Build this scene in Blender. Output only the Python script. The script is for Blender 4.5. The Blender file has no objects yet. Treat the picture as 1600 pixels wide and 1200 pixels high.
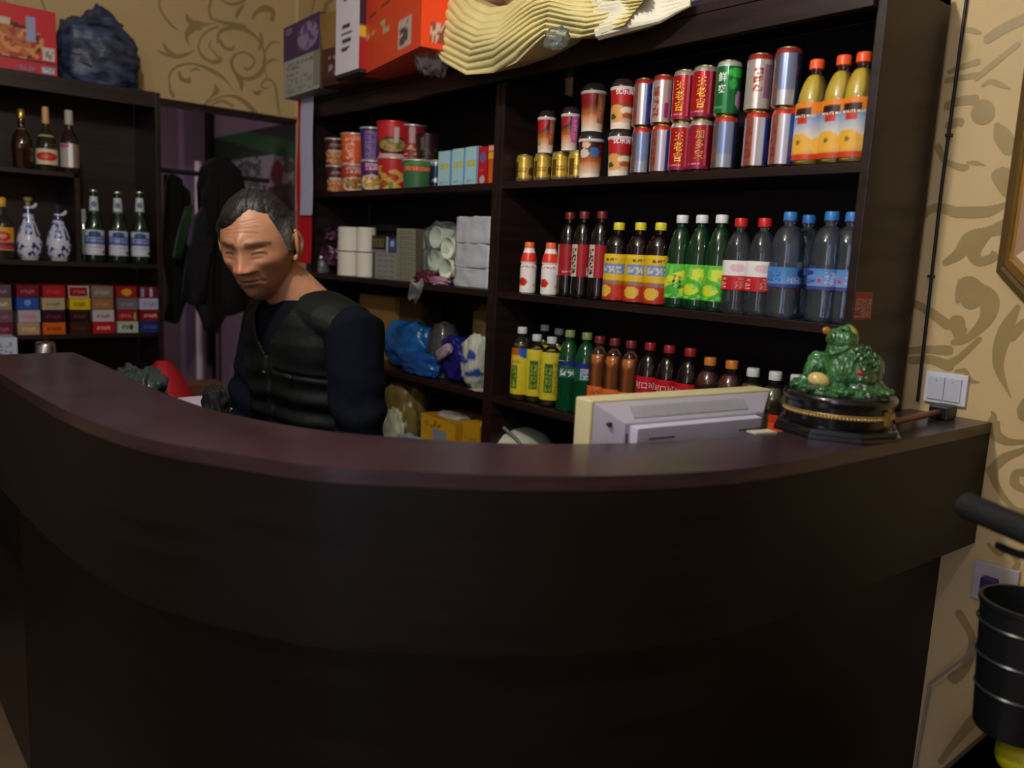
import bpy, bmesh, math, random
from mathutils import Vector, Matrix, Euler, noise
random.seed(7)
S = bpy.context.scene; COL = S.collection
PI = math.pi
# ---------------------------------------------------------------- camera
H = 1.45
YAW, PIT, ROL, FPX = math.radians(49.1152), math.radians(8.7714), math.radians(2.8345), 1285.2
_f = Vector((-math.sin(YAW)*math.cos(PIT), math.cos(YAW)*math.cos(PIT), -math.sin(PIT)))
_r0 = Vector((math.cos(YAW), math.sin(YAW), 0)); _u0 = _r0.cross(_f)
_r = _r0*math.cos(ROL)+_u0*math.sin(ROL); _u = -_r0*math.sin(ROL)+_u0*math.cos(ROL)
cd = bpy.data.cameras.new('camera'); cam = bpy.data.objects.new('camera', cd); COL.objects.link(cam)
cd.sensor_width = 36; cd.lens = FPX*36/1600; cd.clip_start = .05
M = Matrix(((_r.x,_u.x,-_f.x,0),(_r.y,_u.y,-_f.y,0),(_r.z,_u.z,-_f.z,H),(0,0,0,1)))
cam.matrix_world = M; S.camera = cam
cd.dof.use_dof = True; cd.dof.focus_distance = 2.0; cd.dof.aperture_fstop = 2.2
# ---------------------------------------------------------------- world, lamps, exposure
w = bpy.data.worlds.new('world'); S.world = w; w.use_nodes = True
w.node_tree.nodes['Background'].inputs[0].default_value = (.75,.8,1,1)
w.node_tree.nodes['Background'].inputs[1].default_value = .02
def lamp(name, loc, energy, col, size, rot=None, shape='POINT', size_y=None):
    d = bpy.data.lights.new(name, shape); d.energy = energy; d.color = col
    if shape == 'POINT': d.shadow_soft_size = size
    else:
        d.shape = 'RECTANGLE'; d.size = size; d.size_y = size_y or size
    o = bpy.data.objects.new(name, d); o.location = loc
    if rot: o.rotation_euler = rot
    COL.objects.link(o); return o
lamp('assumed_ceiling_lamp', (-1.0,.12,2.52), 64, (1,.94,.85), .05)  # assumed lamp out of view, inferred from the shelf unit's shadow on the wall
lamp('assumed_ceiling_lamp', (-.1,-.9,2.5), 20, (.92,.92,1), .05)  # assumed second lamp out of view; also fills surfaces facing the lens
lamp('assumed_alcove_lamp', (-4.45,.55,1.55), 15, (1,.9,.95), .1)  # assumed unseen lamp, added to brighten the purple alcove walls
lamp('assumed_doorway_light', (.75,-2.5,1.45), 22, (.66,.72,1), .95, (PI/2,0,0), 'AREA', 1.9)  # assumed area light added for cool highlights; no doorway is in view
S.view_settings.view_transform = 'Standard'; S.view_settings.look = 'None'
S.view_settings.gamma = 1; S.view_settings.use_curve_mapping = False
S.view_settings.exposure = 0.0
S.cycles.transparent_max_bounces = 24
# ---------------------------------------------------------------- pixel helpers: a line of sight met with a real plane
def ray(x, y): return _r*((x-800)/FPX) - _u*((y-600)/FPX) + _f
def onY(x, y, Y): d = ray(x,y); p = d*(Y/d.y); return Vector((p.x,p.y,p.z+H))
def onX(x, y, X): d = ray(x,y); p = d*(X/d.x); return Vector((p.x,p.y,p.z+H))
def onZ(x, y, Z): d = ray(x,y); p = d*((Z-H)/d.z); return Vector((p.x,p.y,Z))
def dep(x, y, D): p = ray(x,y)*D; return Vector((p.x,p.y,p.z+H))
def xat(px, Y, Z):
    k=(px-800)/FPX; z=Z-H
    return (k*(_f.y*Y+_f.z*z)-(_r.y*Y+_r.z*z))/(_r.x-k*_f.x)
def yat(px, X, Z):
    k=(px-800)/FPX; z=Z-H
    return (k*(_f.x*X+_f.z*z)-(_r.x*X+_r.z*z))/(_r.y-k*_f.y)
def zat(py, X, Y):
    k=(600-py)/FPX
    return (k*(_f.x*X+_f.y*Y)-(_u.x*X+_u.y*Y))/(_u.z-k*_f.z)+H
# ---------------------------------------------------------------- materials
def lin(c): return c/12.92 if c <= .04045 else ((c+.055)/1.055)**2.4
def C(h):
    if isinstance(h, (tuple,list)): return tuple(h[:3])
    h = h.lstrip('#'); return tuple(lin(int(h[i:i+2],16)/255) for i in (0,2,4))
MATS = {}
def mat(name, col, rough=.5, metal=0, spec=.5, var=0, scale=8, bump=0, bscale=60, trans=0, alpha=1, ior=1.45, stretch=None, coat=0, emis=None):
    if name in MATS: return MATS[name]
    m = bpy.data.materials.new(name); m.use_nodes = True; nt = m.node_tree; b = nt.nodes['Principled BSDF']
    c = C(col)
    b.inputs['Base Color'].default_value = (*c,1); b.inputs['Roughness'].default_value = rough
    b.inputs['Metallic'].default_value = metal; b.inputs['Specular IOR Level'].default_value = spec
    b.inputs['Transmission Weight'].default_value = trans; b.inputs['IOR'].default_value = ior
    b.inputs['Coat Weight'].default_value = coat; b.inputs['Alpha'].default_value = alpha
    tc = nt.nodes.new('ShaderNodeTexCoord'); mp = nt.nodes.new('ShaderNodeMapping')
    nt.links.new(tc.outputs['Object'], mp.inputs[0])
    if stretch: mp.inputs['Scale'].default_value = stretch
    n = nt.nodes.new('ShaderNodeTexNoise'); n.inputs['Scale'].default_value = scale; n.inputs['Detail'].default_value = 5
    nt.links.new(mp.outputs[0], n.inputs['Vector'])
    v = max(var, .04)
    r = nt.nodes.new('ShaderNodeValToRGB')
    r.color_ramp.elements[0].position=.3; r.color_ramp.elements[1].position=.7
    r.color_ramp.elements[0].color = (*[x*(1-v) for x in c],1); r.color_ramp.elements[1].color = (*[min(1,x*(1+v)) for x in c],1)
    nt.links.new(n.outputs['Fac'], r.inputs[0]); nt.links.new(r.outputs[0], b.inputs['Base Color'])
    if bump:
        n2 = nt.nodes.new('ShaderNodeTexNoise'); n2.inputs['Scale'].default_value = bscale; n2.inputs['Detail'].default_value = 4
        nt.links.new(mp.outputs[0], n2.inputs['Vector'])
        bp = nt.nodes.new('ShaderNodeBump'); bp.inputs['Strength'].default_value = bump; bp.inputs['Distance'].default_value = .004
        nt.links.new(n2.outputs['Fac'], bp.inputs['Height']); nt.links.new(bp.outputs[0], b.inputs['Normal'])
    if emis: b.inputs['Emission Color'].default_value=(*C(emis[0]),1); b.inputs['Emission Strength'].default_value=emis[1]
    MATS[name] = m; return m
def print_mat(name, rough=.4, metal=0, trans=0, coat=0, bump=0, bscale=80, spec=.5):
    if name in MATS: return MATS[name]
    m = mat(name, 'ffffff', rough, metal, spec, trans=trans, coat=coat, bump=bump, bscale=bscale)
    nt = m.node_tree; b = nt.nodes['Principled BSDF']
    a = nt.nodes.new('ShaderNodeAttribute'); a.attribute_name = 'Col'
    mx = nt.nodes.new('ShaderNodeMixRGB'); mx.blend_type='MULTIPLY'; mx.inputs[0].default_value=.5
    src = b.inputs['Base Color'].links[0].from_socket
    nt.links.new(a.outputs['Color'], mx.inputs[1]); nt.links.new(src, mx.inputs[2]); nt.links.new(mx.outputs[0], b.inputs['Base Color'])
    return m
def film(name, col='ffffff', op=.1, rough=.12, bump=0, bscale=40, haze=0, fres=.3):
    """thin clear plastic or glass: see-through with gloss"""
    if name in MATS: return MATS[name]
    m = bpy.data.materials.new(name); m.use_nodes = True; nt = m.node_tree; nt.nodes.clear()
    out = nt.nodes.new('ShaderNodeOutputMaterial'); t = nt.nodes.new('ShaderNodeBsdfTransparent'); t.inputs[0].default_value=(*C(col),1)
    g = nt.nodes.new('ShaderNodeBsdfPrincipled'); g.inputs['Base Color'].default_value=(*C(col),1); g.inputs['Roughness'].default_value=rough
    gl = nt.nodes.new('ShaderNodeBsdfGlossy'); gl.inputs['Roughness'].default_value=rough
    lw = nt.nodes.new('ShaderNodeLayerWeight'); lw.inputs[0].default_value=fres
    a = nt.nodes.new('ShaderNodeMixShader'); b = nt.nodes.new('ShaderNodeMixShader')
    a.inputs[0].default_value = op
    nt.links.new(t.outputs[0], a.inputs[1]); nt.links.new(g.outputs[0], a.inputs[2])
    nt.links.new(lw.outputs['Fresnel'], b.inputs[0]); nt.links.new(a.outputs[0], b.inputs[1]); nt.links.new(gl.outputs[0], b.inputs[2])
    if bump:
        tc = nt.nodes.new('ShaderNodeTexCoord'); n = nt.nodes.new('ShaderNodeTexNoise'); n.inputs['Scale'].default_value=bscale
        bp = nt.nodes.new('ShaderNodeBump'); bp.inputs['Strength'].default_value=bump; bp.inputs['Distance'].default_value=.005
        nt.links.new(tc.outputs['Object'], n.inputs['Vector']); nt.links.new(n.outputs['Fac'], bp.inputs['Height'])
        for q in (g,gl,lw): nt.links.new(bp.outputs[0], q.inputs['Normal'])
    nt.links.new(b.outputs[0], out.inputs[0]); MATS[name]=m; return m
# ---------------------------------------------------------------- meshes
class MB:
    def __init__(s): s.v=[]; s.f=[]; s.mi=[]; s.c=[]
    def add(s, vs, fs, mi=0, cols=None):
        b=len(s.v); s.v += [tuple(v) for v in vs]; s.f += [tuple(b+i for i in f) for f in fs]; s.mi += [mi]*len(fs)
        s.c += [tuple(c) for c in cols] if cols else [(1,1,1)]*len(vs); return s
    def box(s, lo, hi, mi=0, rot=None, ctr=None):
        x0,y0,z0=lo; x1,y1,z1=hi
        vs=[Vector(p) for p in ((x0,y0,z0),(x1,y0,z0),(x1,y1,z0),(x0,y1,z0),(x0,y0,z1),(x1,y0,z1),(x1,y1,z1),(x0,y1,z1))]
        if rot is not None:
            c=Vector(ctr) if ctr is not None else (Vector(lo)+Vector(hi))/2; R=Euler(rot).to_matrix(); vs=[c+R@(v-c) for v in vs]
        return s.add(vs,[(0,3,2,1),(4,5,6,7),(0,1,5,4),(1,2,6,5),(2,3,7,6),(3,0,4,7)],mi)
    def lathe(s, prof, n=32, ctr=(0,0,0), mi=0, cap=True, sq=0):
        vs=[];fs=[];cx,cy,cz=ctr
        for r,z in prof:
            for i in range(n):
                a=2*PI*i/n; k=1
                if sq: k=(abs(math.cos(a))**sq+abs(math.sin(a))**sq)**(-1/sq)
                vs.append((cx+r*k*math.cos(a),cy+r*k*math.sin(a),cz+z))
        for j in range(len(prof)-1):
            for i in range(n): a=j*n+i;b=j*n+(i+1)%n; fs.append((a,b,b+n,a+n))
        if cap: fs.append(tuple(range(n-1,-1,-1))); fs.append(tuple((len(prof)-1)*n+i for i in range(n)))
        return s.add(vs,fs,mi)
    def tube(s, pts, rad, n=12, mi=0, up=None, cap=True):
        pts=[Vector(p) for p in pts]; vs=[];fs=[]; m=len(pts)
        ref=Vector(up) if up else None; pa=None
        for j,p in enumerate(pts):
            t=(pts[min(j+1,m-1)]-pts[max(j-1,0)]).normalized()
            if pa is None:
                a=ref if ref else (Vector((0,0,1)) if abs(t.z)<.9 else Vector((1,0,0)))
                a=(a-t*a.dot(t)).normalized()
            else: a=(pa-t*pa.dot(t)).normalized()
            pa=a; b=t.cross(a); r=rad[j] if isinstance(rad,(list,tuple)) else rad
            ra,rb=(r if isinstance(r,(list,tuple)) else (r,r))
            for i in range(n):
                th=2*PI*i/n; vs.append(p+a*(ra*math.cos(th))+b*(rb*math.sin(th)))
        for j in range(m-1):
            for i in range(n): q=j*n+i; w_=j*n+(i+1)%n; fs.append((q,w_,w_+n,q+n))
        if cap: fs.append(tuple(range(n-1,-1,-1))); fs.append(tuple((m-1)*n+i for i in range(n)))
        return s.add(vs,fs,mi)
    def ell(s, c, r, R=None, nu=20, nv=14, mi=0, dis=None):
        c=Vector(c); vs=[];fs=[]
        for j in range(nv+1):
            th=PI*j/nv
            for i in range(nu):
                ph=2*PI*i/nu; d=Vector((math.sin(th)*math.cos(ph),math.sin(th)*math.sin(ph),math.cos(th)))
                k=dis(d) if dis else 1
                p=Vector((d.x*r[0],d.y*r[1],d.z*r[2]))*k
                if R is not None: p=R@p
                vs.append(c+p)
        for j in range(nv):
            for i in range(nu): a=j*nu+i;b=j*nu+(i+1)%nu; fs.append((a,a+nu,b+nu,b))
        return s.add(vs,fs,mi)
    def grid(s, fn, nu, nv, mi=0, colfn=None, wrap=False):
        vs=[];cs=[];fs=[]
        for j in range(nv+1):
            for i in range(nu if wrap else nu+1):
                u,v=i/nu,j/nv; vs.append(fn(u,v))
                if colfn: cs.append(colfn(u,v))
        w_=nu if wrap else nu+1
        for j in range(nv):
            for i in range(nu): a=j*w_+i;b=j*w_+(i+1)%w_; fs.append((a,b,b+w_,a+w_))
        return s.add(vs,fs,mi,cs or None)
    def build(s, name, mats, parent=None, smooth=False, bev=0, clean=False):
        me=bpy.data.meshes.new(name); me.from_pydata(s.v,[],s.f); 
        for m in (mats if isinstance(mats,(list,tuple)) else [mats]): me.materials.append(m)
        me.polygons.foreach_set('material_index', s.mi)
        at=me.color_attributes.new('Col','FLOAT_COLOR','POINT')
        at.data.foreach_set('color',[x for c in s.c for x in (*c,1)])
        if clean:
            bm=bmesh.new(); bm.from_mesh(me); bmesh.ops.remove_doubles(bm,verts=bm.verts,dist=1e-6)
            bmesh.ops.recalc_face_normals(bm,faces=bm.faces); bm.to_mesh(me); bm.free()
        me.update()
        if smooth:
            me.polygons.foreach_set('use_smooth',[True]*len(me.polygons))
            if smooth!='all':
                try: me.set_sharp_from_angle(angle=math.radians(40))
                except Exception: pass
        o=bpy.data.objects.new(name,me); COL.objects.link(o)
        if parent: o.parent=parent
        if bev:
            b=o.modifiers.new('bevel','BEVEL'); b.width=bev; b.segments=2; b.limit_method='ANGLE'
        return o
def tag(o, label, cat, group=None, kind=None):
    o['label']=label; o['category']=cat
    if group: o['group']=group
    if kind: o['kind']=kind
    return o
def struct(o): o['kind']='structure'; return o
def thing(name, label, cat, loc=(0,0,0), rz=0, group=None):
    o=bpy.data.objects.new(name,None); COL.objects.link(o); o.location=loc; o.rotation_euler=(0,0,rz); o.empty_display_size=.02
    return tag(o,label,cat,group)
def dup(root, loc, rz=None, label=None, group=None):
    r=root.copy(); COL.objects.link(r); r.location=loc
    if rz is not None: r.rotation_euler=(0,0,rz)
    if label: r['label']=label
    if group: r['group']=group
    for ch in list(root.children):
        c=ch.copy(); COL.objects.link(c); c.parent=r
        for g in ch.children:
            d=g.copy(); COL.objects.link(d); d.parent=c
    return r
def facecam(x, y): return math.atan2(-y,-x)+PI/2
# flat print: layers painted on a fine grid; u,v run 0..1 over the face that is seen
def layers(base, L):
    base=C(base); LL=[]
    for l in L: LL.append(l)
    def fn(u, v):
        c=base
        for l in LL:
            k=l[0]
            if k=='r':
                if l[1]<=u<=l[3] and l[2]<=v<=l[4]: c=C(l[5])
            elif k=='e':
                if ((u-l[1])/l[3])**2+((v-l[2])/l[4])**2<=1: c=C(l[5])
            elif k=='g':   # vertical blend between two inks
                if l[1]<=v<=l[2]:
                    t=(v-l[1])/(l[2]-l[1]); a,b=C(l[3]),C(l[4]); c=tuple(a[i]*(1-t)+b[i]*t for i in range(3))
            elif k=='n':   # printed picture: mottled inks inside a rectangle
                if l[1]<=u<=l[3] and l[2]<=v<=l[4]:
                    q=noise.noise(Vector((u*l[5],v*l[5],l[6])))
                    if q>l[8]: c=C(l[7])
            elif k=='t':   # small lettering, columns or rows of strokes
                if l[1]<=u<=l[3] and l[2]<=v<=l[4]:
                    a=(u-l[1])/(l[3]-l[1])*l[6]; b=(v-l[2])/(l[4]-l[2])*l[7]
                    q=noise.noise(Vector((a*3.1,b*3.1,l[1]*7+1.7)))+.12*math.cos(a*2*PI)*0
                    if q>-.05 and (b%1)<.86 and (a%1)<.9: c=C(l[5])
            elif k=='d':   # band slanting across
                if l[1]<=v-u*l[3]<=l[2]: c=C(l[4])
        return c
    return fn
def sleeve(z0, z1, R, base, L, nu=64, nv=36, R1=None, prof=None):
    fn=layers(base,L); R1=R1 or R
    def pos(u,v):
        a=2*PI*(u-.5)-PI/2; r=prof(v) if prof else R+(R1-R)*v
        return (r*math.cos(a),r*math.sin(a),z0+(z1-z0)*v)
    return MB().grid(pos,nu,nv,0,lambda u,v: fn((u-.5)*2+.5,v))
_tx={}
def glyphs(txt):
    if txt in _tx: return _tx[txt]
    cu=bpy.data.curves.new('t','FONT'); cu.body=txt; cu.align_x='CENTER'; cu.align_y='CENTER'; cu.resolution_u=2; cu.offset=.012
    o=bpy.data.objects.new('t',cu); COL.objects.link(o)
    dg=bpy.context.evaluated_depsgraph_get(); me=o.evaluated_get(dg).to_mesh()
    r=([tuple(v.co) for v in me.vertices],[tuple(p.vertices) for p in me.polygons])
    o.evaluated_get(dg).to_mesh_clear(); bpy.data.objects.remove(o); bpy.data.curves.remove(cu)
    _tx[txt]=r; return r
def text_on_cyl(mb, txt, R, zc, size, ang=0, mi=0, vertical=False, gap=1.05):
    items=[(txt,zc)] if not vertical else [(c,zc+((len(txt)-1)/2-i)*size*gap) for i,c in enumerate(txt)]
    for t,z in items:
        vs,fs=glyphs(t)
        mb.add([(R*math.sin(ang+v[0]*size/R),-R*math.cos(ang+v[0]*size/R),z+v[1]*size) for v in vs],fs,mi)
    return mb
def text_flat(mb, txt, o, ux, uy, size, mi=0, sx=1):
    vs,fs=glyphs(txt); o=Vector(o);ux=Vector(ux).normalized();uy=Vector(uy).normalized()
    mb.add([o+ux*(v[0]*size*sx)+uy*(v[1]*size) for v in vs],fs,mi); return mb
# ================================================================ SETTING
WY, WX = 1.89, -3.9
wood = mat('mahogany','221514',.38,spec=.4,var=.45,scale=3,stretch=(1,1,14),bump=.06,bscale=30)
woodh = mat('mahogany_flat','33232a',.27,var=.3,scale=4,stretch=(2,2,30),bump=.03,bscale=60)
paper = mat('wallpaper','c4ab7c',.6,var=.06,scale=3,bump=.05,bscale=500)
motif = mat('wallpaper_print','998456',.45,var=.1,scale=8)
purple = mat('purple_paint','6c5866',.7,var=.12,scale=3)
white = mat('ceiling_paint','c9c4b8',.8)
MB().box((-3.9,-2.6,-.1),(1.9,1.89,0)).build('floor',mat('floor_tile','6b5a48',.35,var=.15,scale=6)); struct(bpy.data.objects['floor'])
struct(MB().box((-5.3,-2.6,2.8),(1.9,1.99,2.9)).build('ceiling',white))
struct(MB().box((-3.9,WY,0),(1.9,WY+.1,2.8)).build('wall_back',paper))
struct(MB().box((1.8,-2.6,0),(1.9,WY,2.8)).build('wall_right',paper))
struct(MB().box((-3.9,-2.7,0),(1.9,-2.6,2.8)).build('wall_front',paper))
dr=MB(); dr.box((.22,-2.6,0),(1.28,-2.56,2.15)); dr=dr.build('added_door',mat('added_door_frost','b8bcc4',.3)); struct(dr); MB().box((.16,-2.6,0),(.22,-2.54,2.2)).box((1.28,-2.6,0),(1.34,-2.54,2.2)).box((.16,-2.6,2.15),(1.34,-2.54,2.21)).build('added_door_frame',wood,dr)  # unseen door and frame, added to go with the assumed area light
DZ = 2.066; DY0, DY1 = .98, WY
wl = MB(); wl.box((WX-.1,-2.6,0),(WX,DY0,2.8)); wl.box((WX-.1,DY0,DZ),(WX,DY1,2.8)); struct(wl.build('wall_left',paper))
# doorway trim: thin dark lintel and jamb
struct(MB().box((WX-.1,DY0,DZ-.02),(WX+.006,DY1,DZ)).build('trim_1',wood))
struct(MB().box((WX-.004,WY-.012,DZ+.01),(WX+.012,WY,2.795)).build('trim_2',mat('cream_trim','d8c48f',.3)))
# alcove behind the doorway
struct(MB().box((-5.3,-.2,-.1),(-3.9,1.99,0)).build('floor_alcove',mat('alcove_floor','4a4048',.6)))
struct(MB().box((-5.12,-.2,0),(-5.02,1.89,2.8)).build('wall_alcove_end',purple))
struct(MB().box((-5.12,WY,0),(-3.9,WY+.1,2.8)).build('wall_alcove_back',purple))
struct(MB().box((-5.12,-.3,0),(-4.0,-.2,2.8)).build('wall_alcove_side',purple))
struct(MB().box((-5.02,1.70,0),(-4.93,1.82,2.79)).build('trim_3',mat('pilaster','6a5870',.6)))
# ---- scroll prints on the wallpaper
def smooth_path(P, n=8):
    P=[Vector(p) for p in P]; out=[]
    for i in range(len(P)-1):
        a=P[max(i-1,0)];b=P[i];c=P[i+1];d=P[min(i+2,len(P)-1)]
        for k in range(n):
            t=k/n; out.append(.5*((2*b)+(c-a)*t+(2*a-5*b+4*c-d)*t*t+(3*b-a-3*c+d)*t**3))
    return out+[P[-1]]
class Print:
    """flat ink on a wall plane: strokes stamped as discs, merged row by row so nothing overlaps"""
    def __init__(s, axis, at): s.axis=axis; s.at=at; s.rows={}; s.dh=.0018
    def stroke(s, P, f, shift=(0,0)):
        Q=smooth_path([(p[0],p[1],p[2]) for p in P],10)
        for q in Q:
            c=f(q.x,q.y); e=f(q.x+max(q.z,.1)/2,q.y); e2=f(q.x,q.y+max(q.z,.1)/2); h=((e-c).length+(e2-c).length)/2*.88
            h=max(h,.0012); x=(c.y if s.axis=='y' else c.x)+shift[0]; z=c.z+shift[1]
            r0=int(math.ceil((z-h)/s.dh)); r1=int(math.floor((z+h)/s.dh))
            for r in range(r0,r1+1):
                d=h*h-(r*s.dh-z)**2
                if d>0: d=math.sqrt(d); s.rows.setdefault(r,[]).append((x-d,x+d))
    def mesh(s, mb):
        for r,iv in s.rows.items():
            z=r*s.dh
            if z<.01 or z>2.78: continue
            iv.sort(); cur=list(iv[0]); out=[]
            for a,b in iv[1:]:
                if a<=cur[1]+.0004: cur[1]=max(cur[1],b)
                else: out.append(cur); cur=[a,b]
            out.append(cur)
            for a,b in out:
                p=[(a,z-s.dh/2),(b,z-s.dh/2),(b,z+s.dh/2),(a,z+s.dh/2)]
                mb.add([(s.at,x,y) if s.axis=='y' else (x,s.at,y) for x,y in p],[(0,1,2,3)])
        return mb
LS = [  # traced 1:6 from the left wall
 [(600,400,20),(620,300,35),(740,260,45),(860,280,50),(960,350,30),(1030,470,28),(1040,600,40),(980,700,50),(880,740,35),(780,700,35),(730,600,35),(760,520,25),(850,490,25),(930,540,30),(940,600,25),(880,650,30),(840,620,10)],
 [(620,380,30),(670,450,40),(740,460,30),(750,430,20)],[(820,860,5),(820,780,60),(780,700,45)],
 [(600,250,30),(480,310,25),(420,420,20),(450,520,35),(540,580,40),(620,570,40),(620,520,10)],[(600,540,18),(560,480,18),(520,430,16),(540,380,14)],
 [(180,890,50),(150,820,25),(150,700,20),(230,620,28),(380,600,25),(540,660,45),(660,740,30),(770,870,6)],
 [(240,680,30),(260,740,45),(330,760,50),(340,730,15)],[(340,670,10),(400,645,28),(440,665,8)],[(480,970,15),(550,900,25),(590,850,60),(570,790,8)],
 [(480,980,15),(600,920,25),(720,900,28),(830,940,50),(950,1050,50)],[(540,980,10),(640,950,35),(740,990,35)],
 [(1180,1060,20),(1160,960,25),(1150,850,28),(1110,760,25),(1050,745,22),(1010,790,20),(1030,830,20),(1080,820,10)],[(930,850,10),(970,875,45),(1010,850,12)],
 [(1060,720,14),(1030,600,20),(1050,480,22),(1110,400,24),(1180,400,10)],[(1060,600,12),(1110,560,30),(1170,570,8)],
 [(540,180,30),(520,80,28),(560,-60,25)],[(540,170,25),(640,210,40),(760,230,40),(850,250,45)],[(600,-20,15),(720,40,28),(840,10,28),(900,-80,12)],
 [(40,480,10),(120,510,40),(230,530,45),(330,500,28),(390,460,6)],[(90,400,14),(130,470,40),(210,520,20)],[(330,420,10),(310,330,45),(390,240,90),(470,230,40),(600,215,8)],[(300,130,8),(340,200,70),(430,260,60)],
 [(930,170,30),(970,110,40),(1050,80,70),(1120,110,50),(1110,180,50)],[(60,-40,20),(60,80,25),(150,220,28),(240,290,8)],[(770,180,8),(790,120,40),(850,40,14)],[(1000,300,14),(1010,400,50),(980,480,10)]]
flft=lambda x,y: onX(240+x/6,y/6,WX)
pr_=Print('y',WX+.0012)
for sh in ((0,0),(-1.0,.25),(-2.0,.1),(-3.0,.3)):
    for s in LS: pr_.stroke(s,flft,sh)
o = pr_.mesh(MB()).build('scroll_print',motif,bpy.data.objects['wall_left']); o['kind']='stuff'
RS = [ # on the back wall right of the shelf unit, photograph pixels
 [(1400,415,8),(1450,330,14),(1500,332,20),(1545,330,20),(1572,318,6)],[(1572,354,30),(1545,362,20),(1515,372,24),(1500,395,22),(1478,410,12)],[(1540,366,20),(1522,392,24),(1530,408,18),(1552,402,16),(1551,394,6)],
 [(1482,165,16),(1500,158,16),(1522,156,18)],[(1534,158,6),(1536,176,40),(1548,185,6)],[(1484,196,16),(1500,190,14),(1502,196,6)],[(1466,230,12),(1478,252,10),(1505,262,12),(1512,258,5)],[(1512,254,4),(1524,255,8),(1538,258,2)],
 [(1558,196,10),(1566,212,28),(1578,230,30)],[(1552,272,6),(1566,276,34),(1580,292,40)],[(1536,134,6),(1548,127,8),(1562,132,9),(1578,139,3)],
 [(1527,122,10),(1555,98,12),(1590,70,10)],[(1545,60,18),(1570,44,20),(1600,30,20)],[(1508,46,9),(1520,48,9),(1532,52,5)],[(1484,112,8),(1505,104,10),(1527,97,12)],[(1480,126,10),(1505,121,10),(1527,118,12)],
 [(1490,535,10),(1510,530,12),(1540,500,24),(1546,470,34),(1530,450,20),(1510,445,30),(1497,470,10)],[(1500,440,8),(1516,470,30),(1530,455,24)],[(1495,505,30),(1502,532,12),(1509,515,6)],[(1420,470,12),(1450,485,16),(1480,507,18)],
 [(1420,548,12),(1450,546,14),(1482,547,18)],[(1425,563,14),(1455,562,16),(1482,572,20)],[(1482,569,16),(1500,558,12),(1530,530,10)],
 [(1590,480,10),(1570,520,26),(1560,570,18),(1580,622,2)],[(1600,505,16),(1580,525,20)],[(1494,580,6),(1508,580,9),(1516,594,9),(1530,597,3)],
 [(1549,663,18),(1553,650,10),(1550,643,3)],[(1600,690,8),(1575,690,14),(1556,678,20),(1560,660,6)],[(1600,703,10),(1570,715,16),(1556,728,16)],[(1550,735,20),(1558,760,12),(1580,790,10),(1600,800,10)],[(1600,738,14),(1588,740,14),(1586,756,16),(1600,765,12)],
 [(1545,850,6),(1560,865,8),(1575,860,8),(1590,880,10),(1575,900,6)],[(1500,960,16),(1520,1000,14),(1510,1040,16),(1490,1060,20)],[(1600,650,20),(1596,640,14),(1600,625,6)],
 [(1470,1190,10),(1500,1150,14),(1530,1120,18),(1560,1130,14)]]
fr=lambda x,y: onY(x,y,WY)
pr_=Print('x',WY-.0012)
for sh in ((0,0),(.62,0),(1.3,.1),(1.95,-.1)):
    for s in RS: pr_.stroke(s,fr,sh)
for sh in ((-2.9,1.0),(-2.2,1.05)):
    for s in RS[:24]:
        if all(2.15<fr(p[0],p[1]).z+sh[1]<2.76 for p in s): pr_.stroke(s,fr,sh)
o = pr_.mesh(MB()).build('scroll_print',motif,bpy.data.objects['wall_back']); o['kind']='stuff'

# ================================================================ SHELF UNIT on the back wall
F = 1.60; XR, XD0, XD1, XL = -.832, -1.986, -1.942, -3.155
ZT, Z1, Z2, Z3, Z4 = H+.507, H+.199, H-.125, H-.449, H-.773; TH=.02
Z1t,Z2t,Z3t,Z4t = Z1+TH, Z2+TH, Z3+TH, Z4+TH
UT = H+.585
su = thing('shelf_unit','tall dark mahogany two-bay shelf unit against the back wall','shelf unit',((XR+XL)/2,F+.15,0))
def part(mb,name,m,root,**k):
    o=mb.build(name,m,root,**k); o.matrix_parent_inverse=root.matrix_world.inverted(); return o
bpy.context.view_layer.update()
def up(mb,name,m,**k):
    o=mb.build(name,m,su,**k); o.location=-su.location; return o
BK=1.872; bkm=mat('backboard_shade','0b0809',.6,var=.2)  # back panel colour blackened to stand for shade inside the shelves
up(MB().box((XR,F,0),(XR+.019,BK,UT)),'side_panel',wood,bev=.0015)
up(MB().box((XL-.045,F,0),(XL,BK,UT)),'side_panel',wood,bev=.0015)
up(MB().box((XD0,F,.07),((XD0+XD1)/2-.001,BK,ZT)),'divider',wood,bev=.002); up(MB().box(((XD0+XD1)/2+.001,F,.07),(XD1,BK,ZT)),'divider',wood,bev=.002)
for a,b in ((XL,XD0),(XD1,XR)):
    for z in (Z1,Z2,Z3,Z4,.07): up(MB().box((a,F+.003,z),(b,BK,z+TH)),'shelf',wood,bev=.001)
    up(MB().box((a,BK,0),(b,BK+.008,UT-.02)),'back_panel',bkm)
    up(MB().box((a,F+.05,0),(b,F+.065,.07)),'kickboard',wood)
up(MB().box((XL-.045,F-.02,UT-.02),(XR+.019,BK,UT)),'top_board',wood,bev=.001)
up(MB().box((XL-.02,F-.018,ZT),(XR,F+.004,UT-.021)),'fascia',wood,bev=.001)

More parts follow.
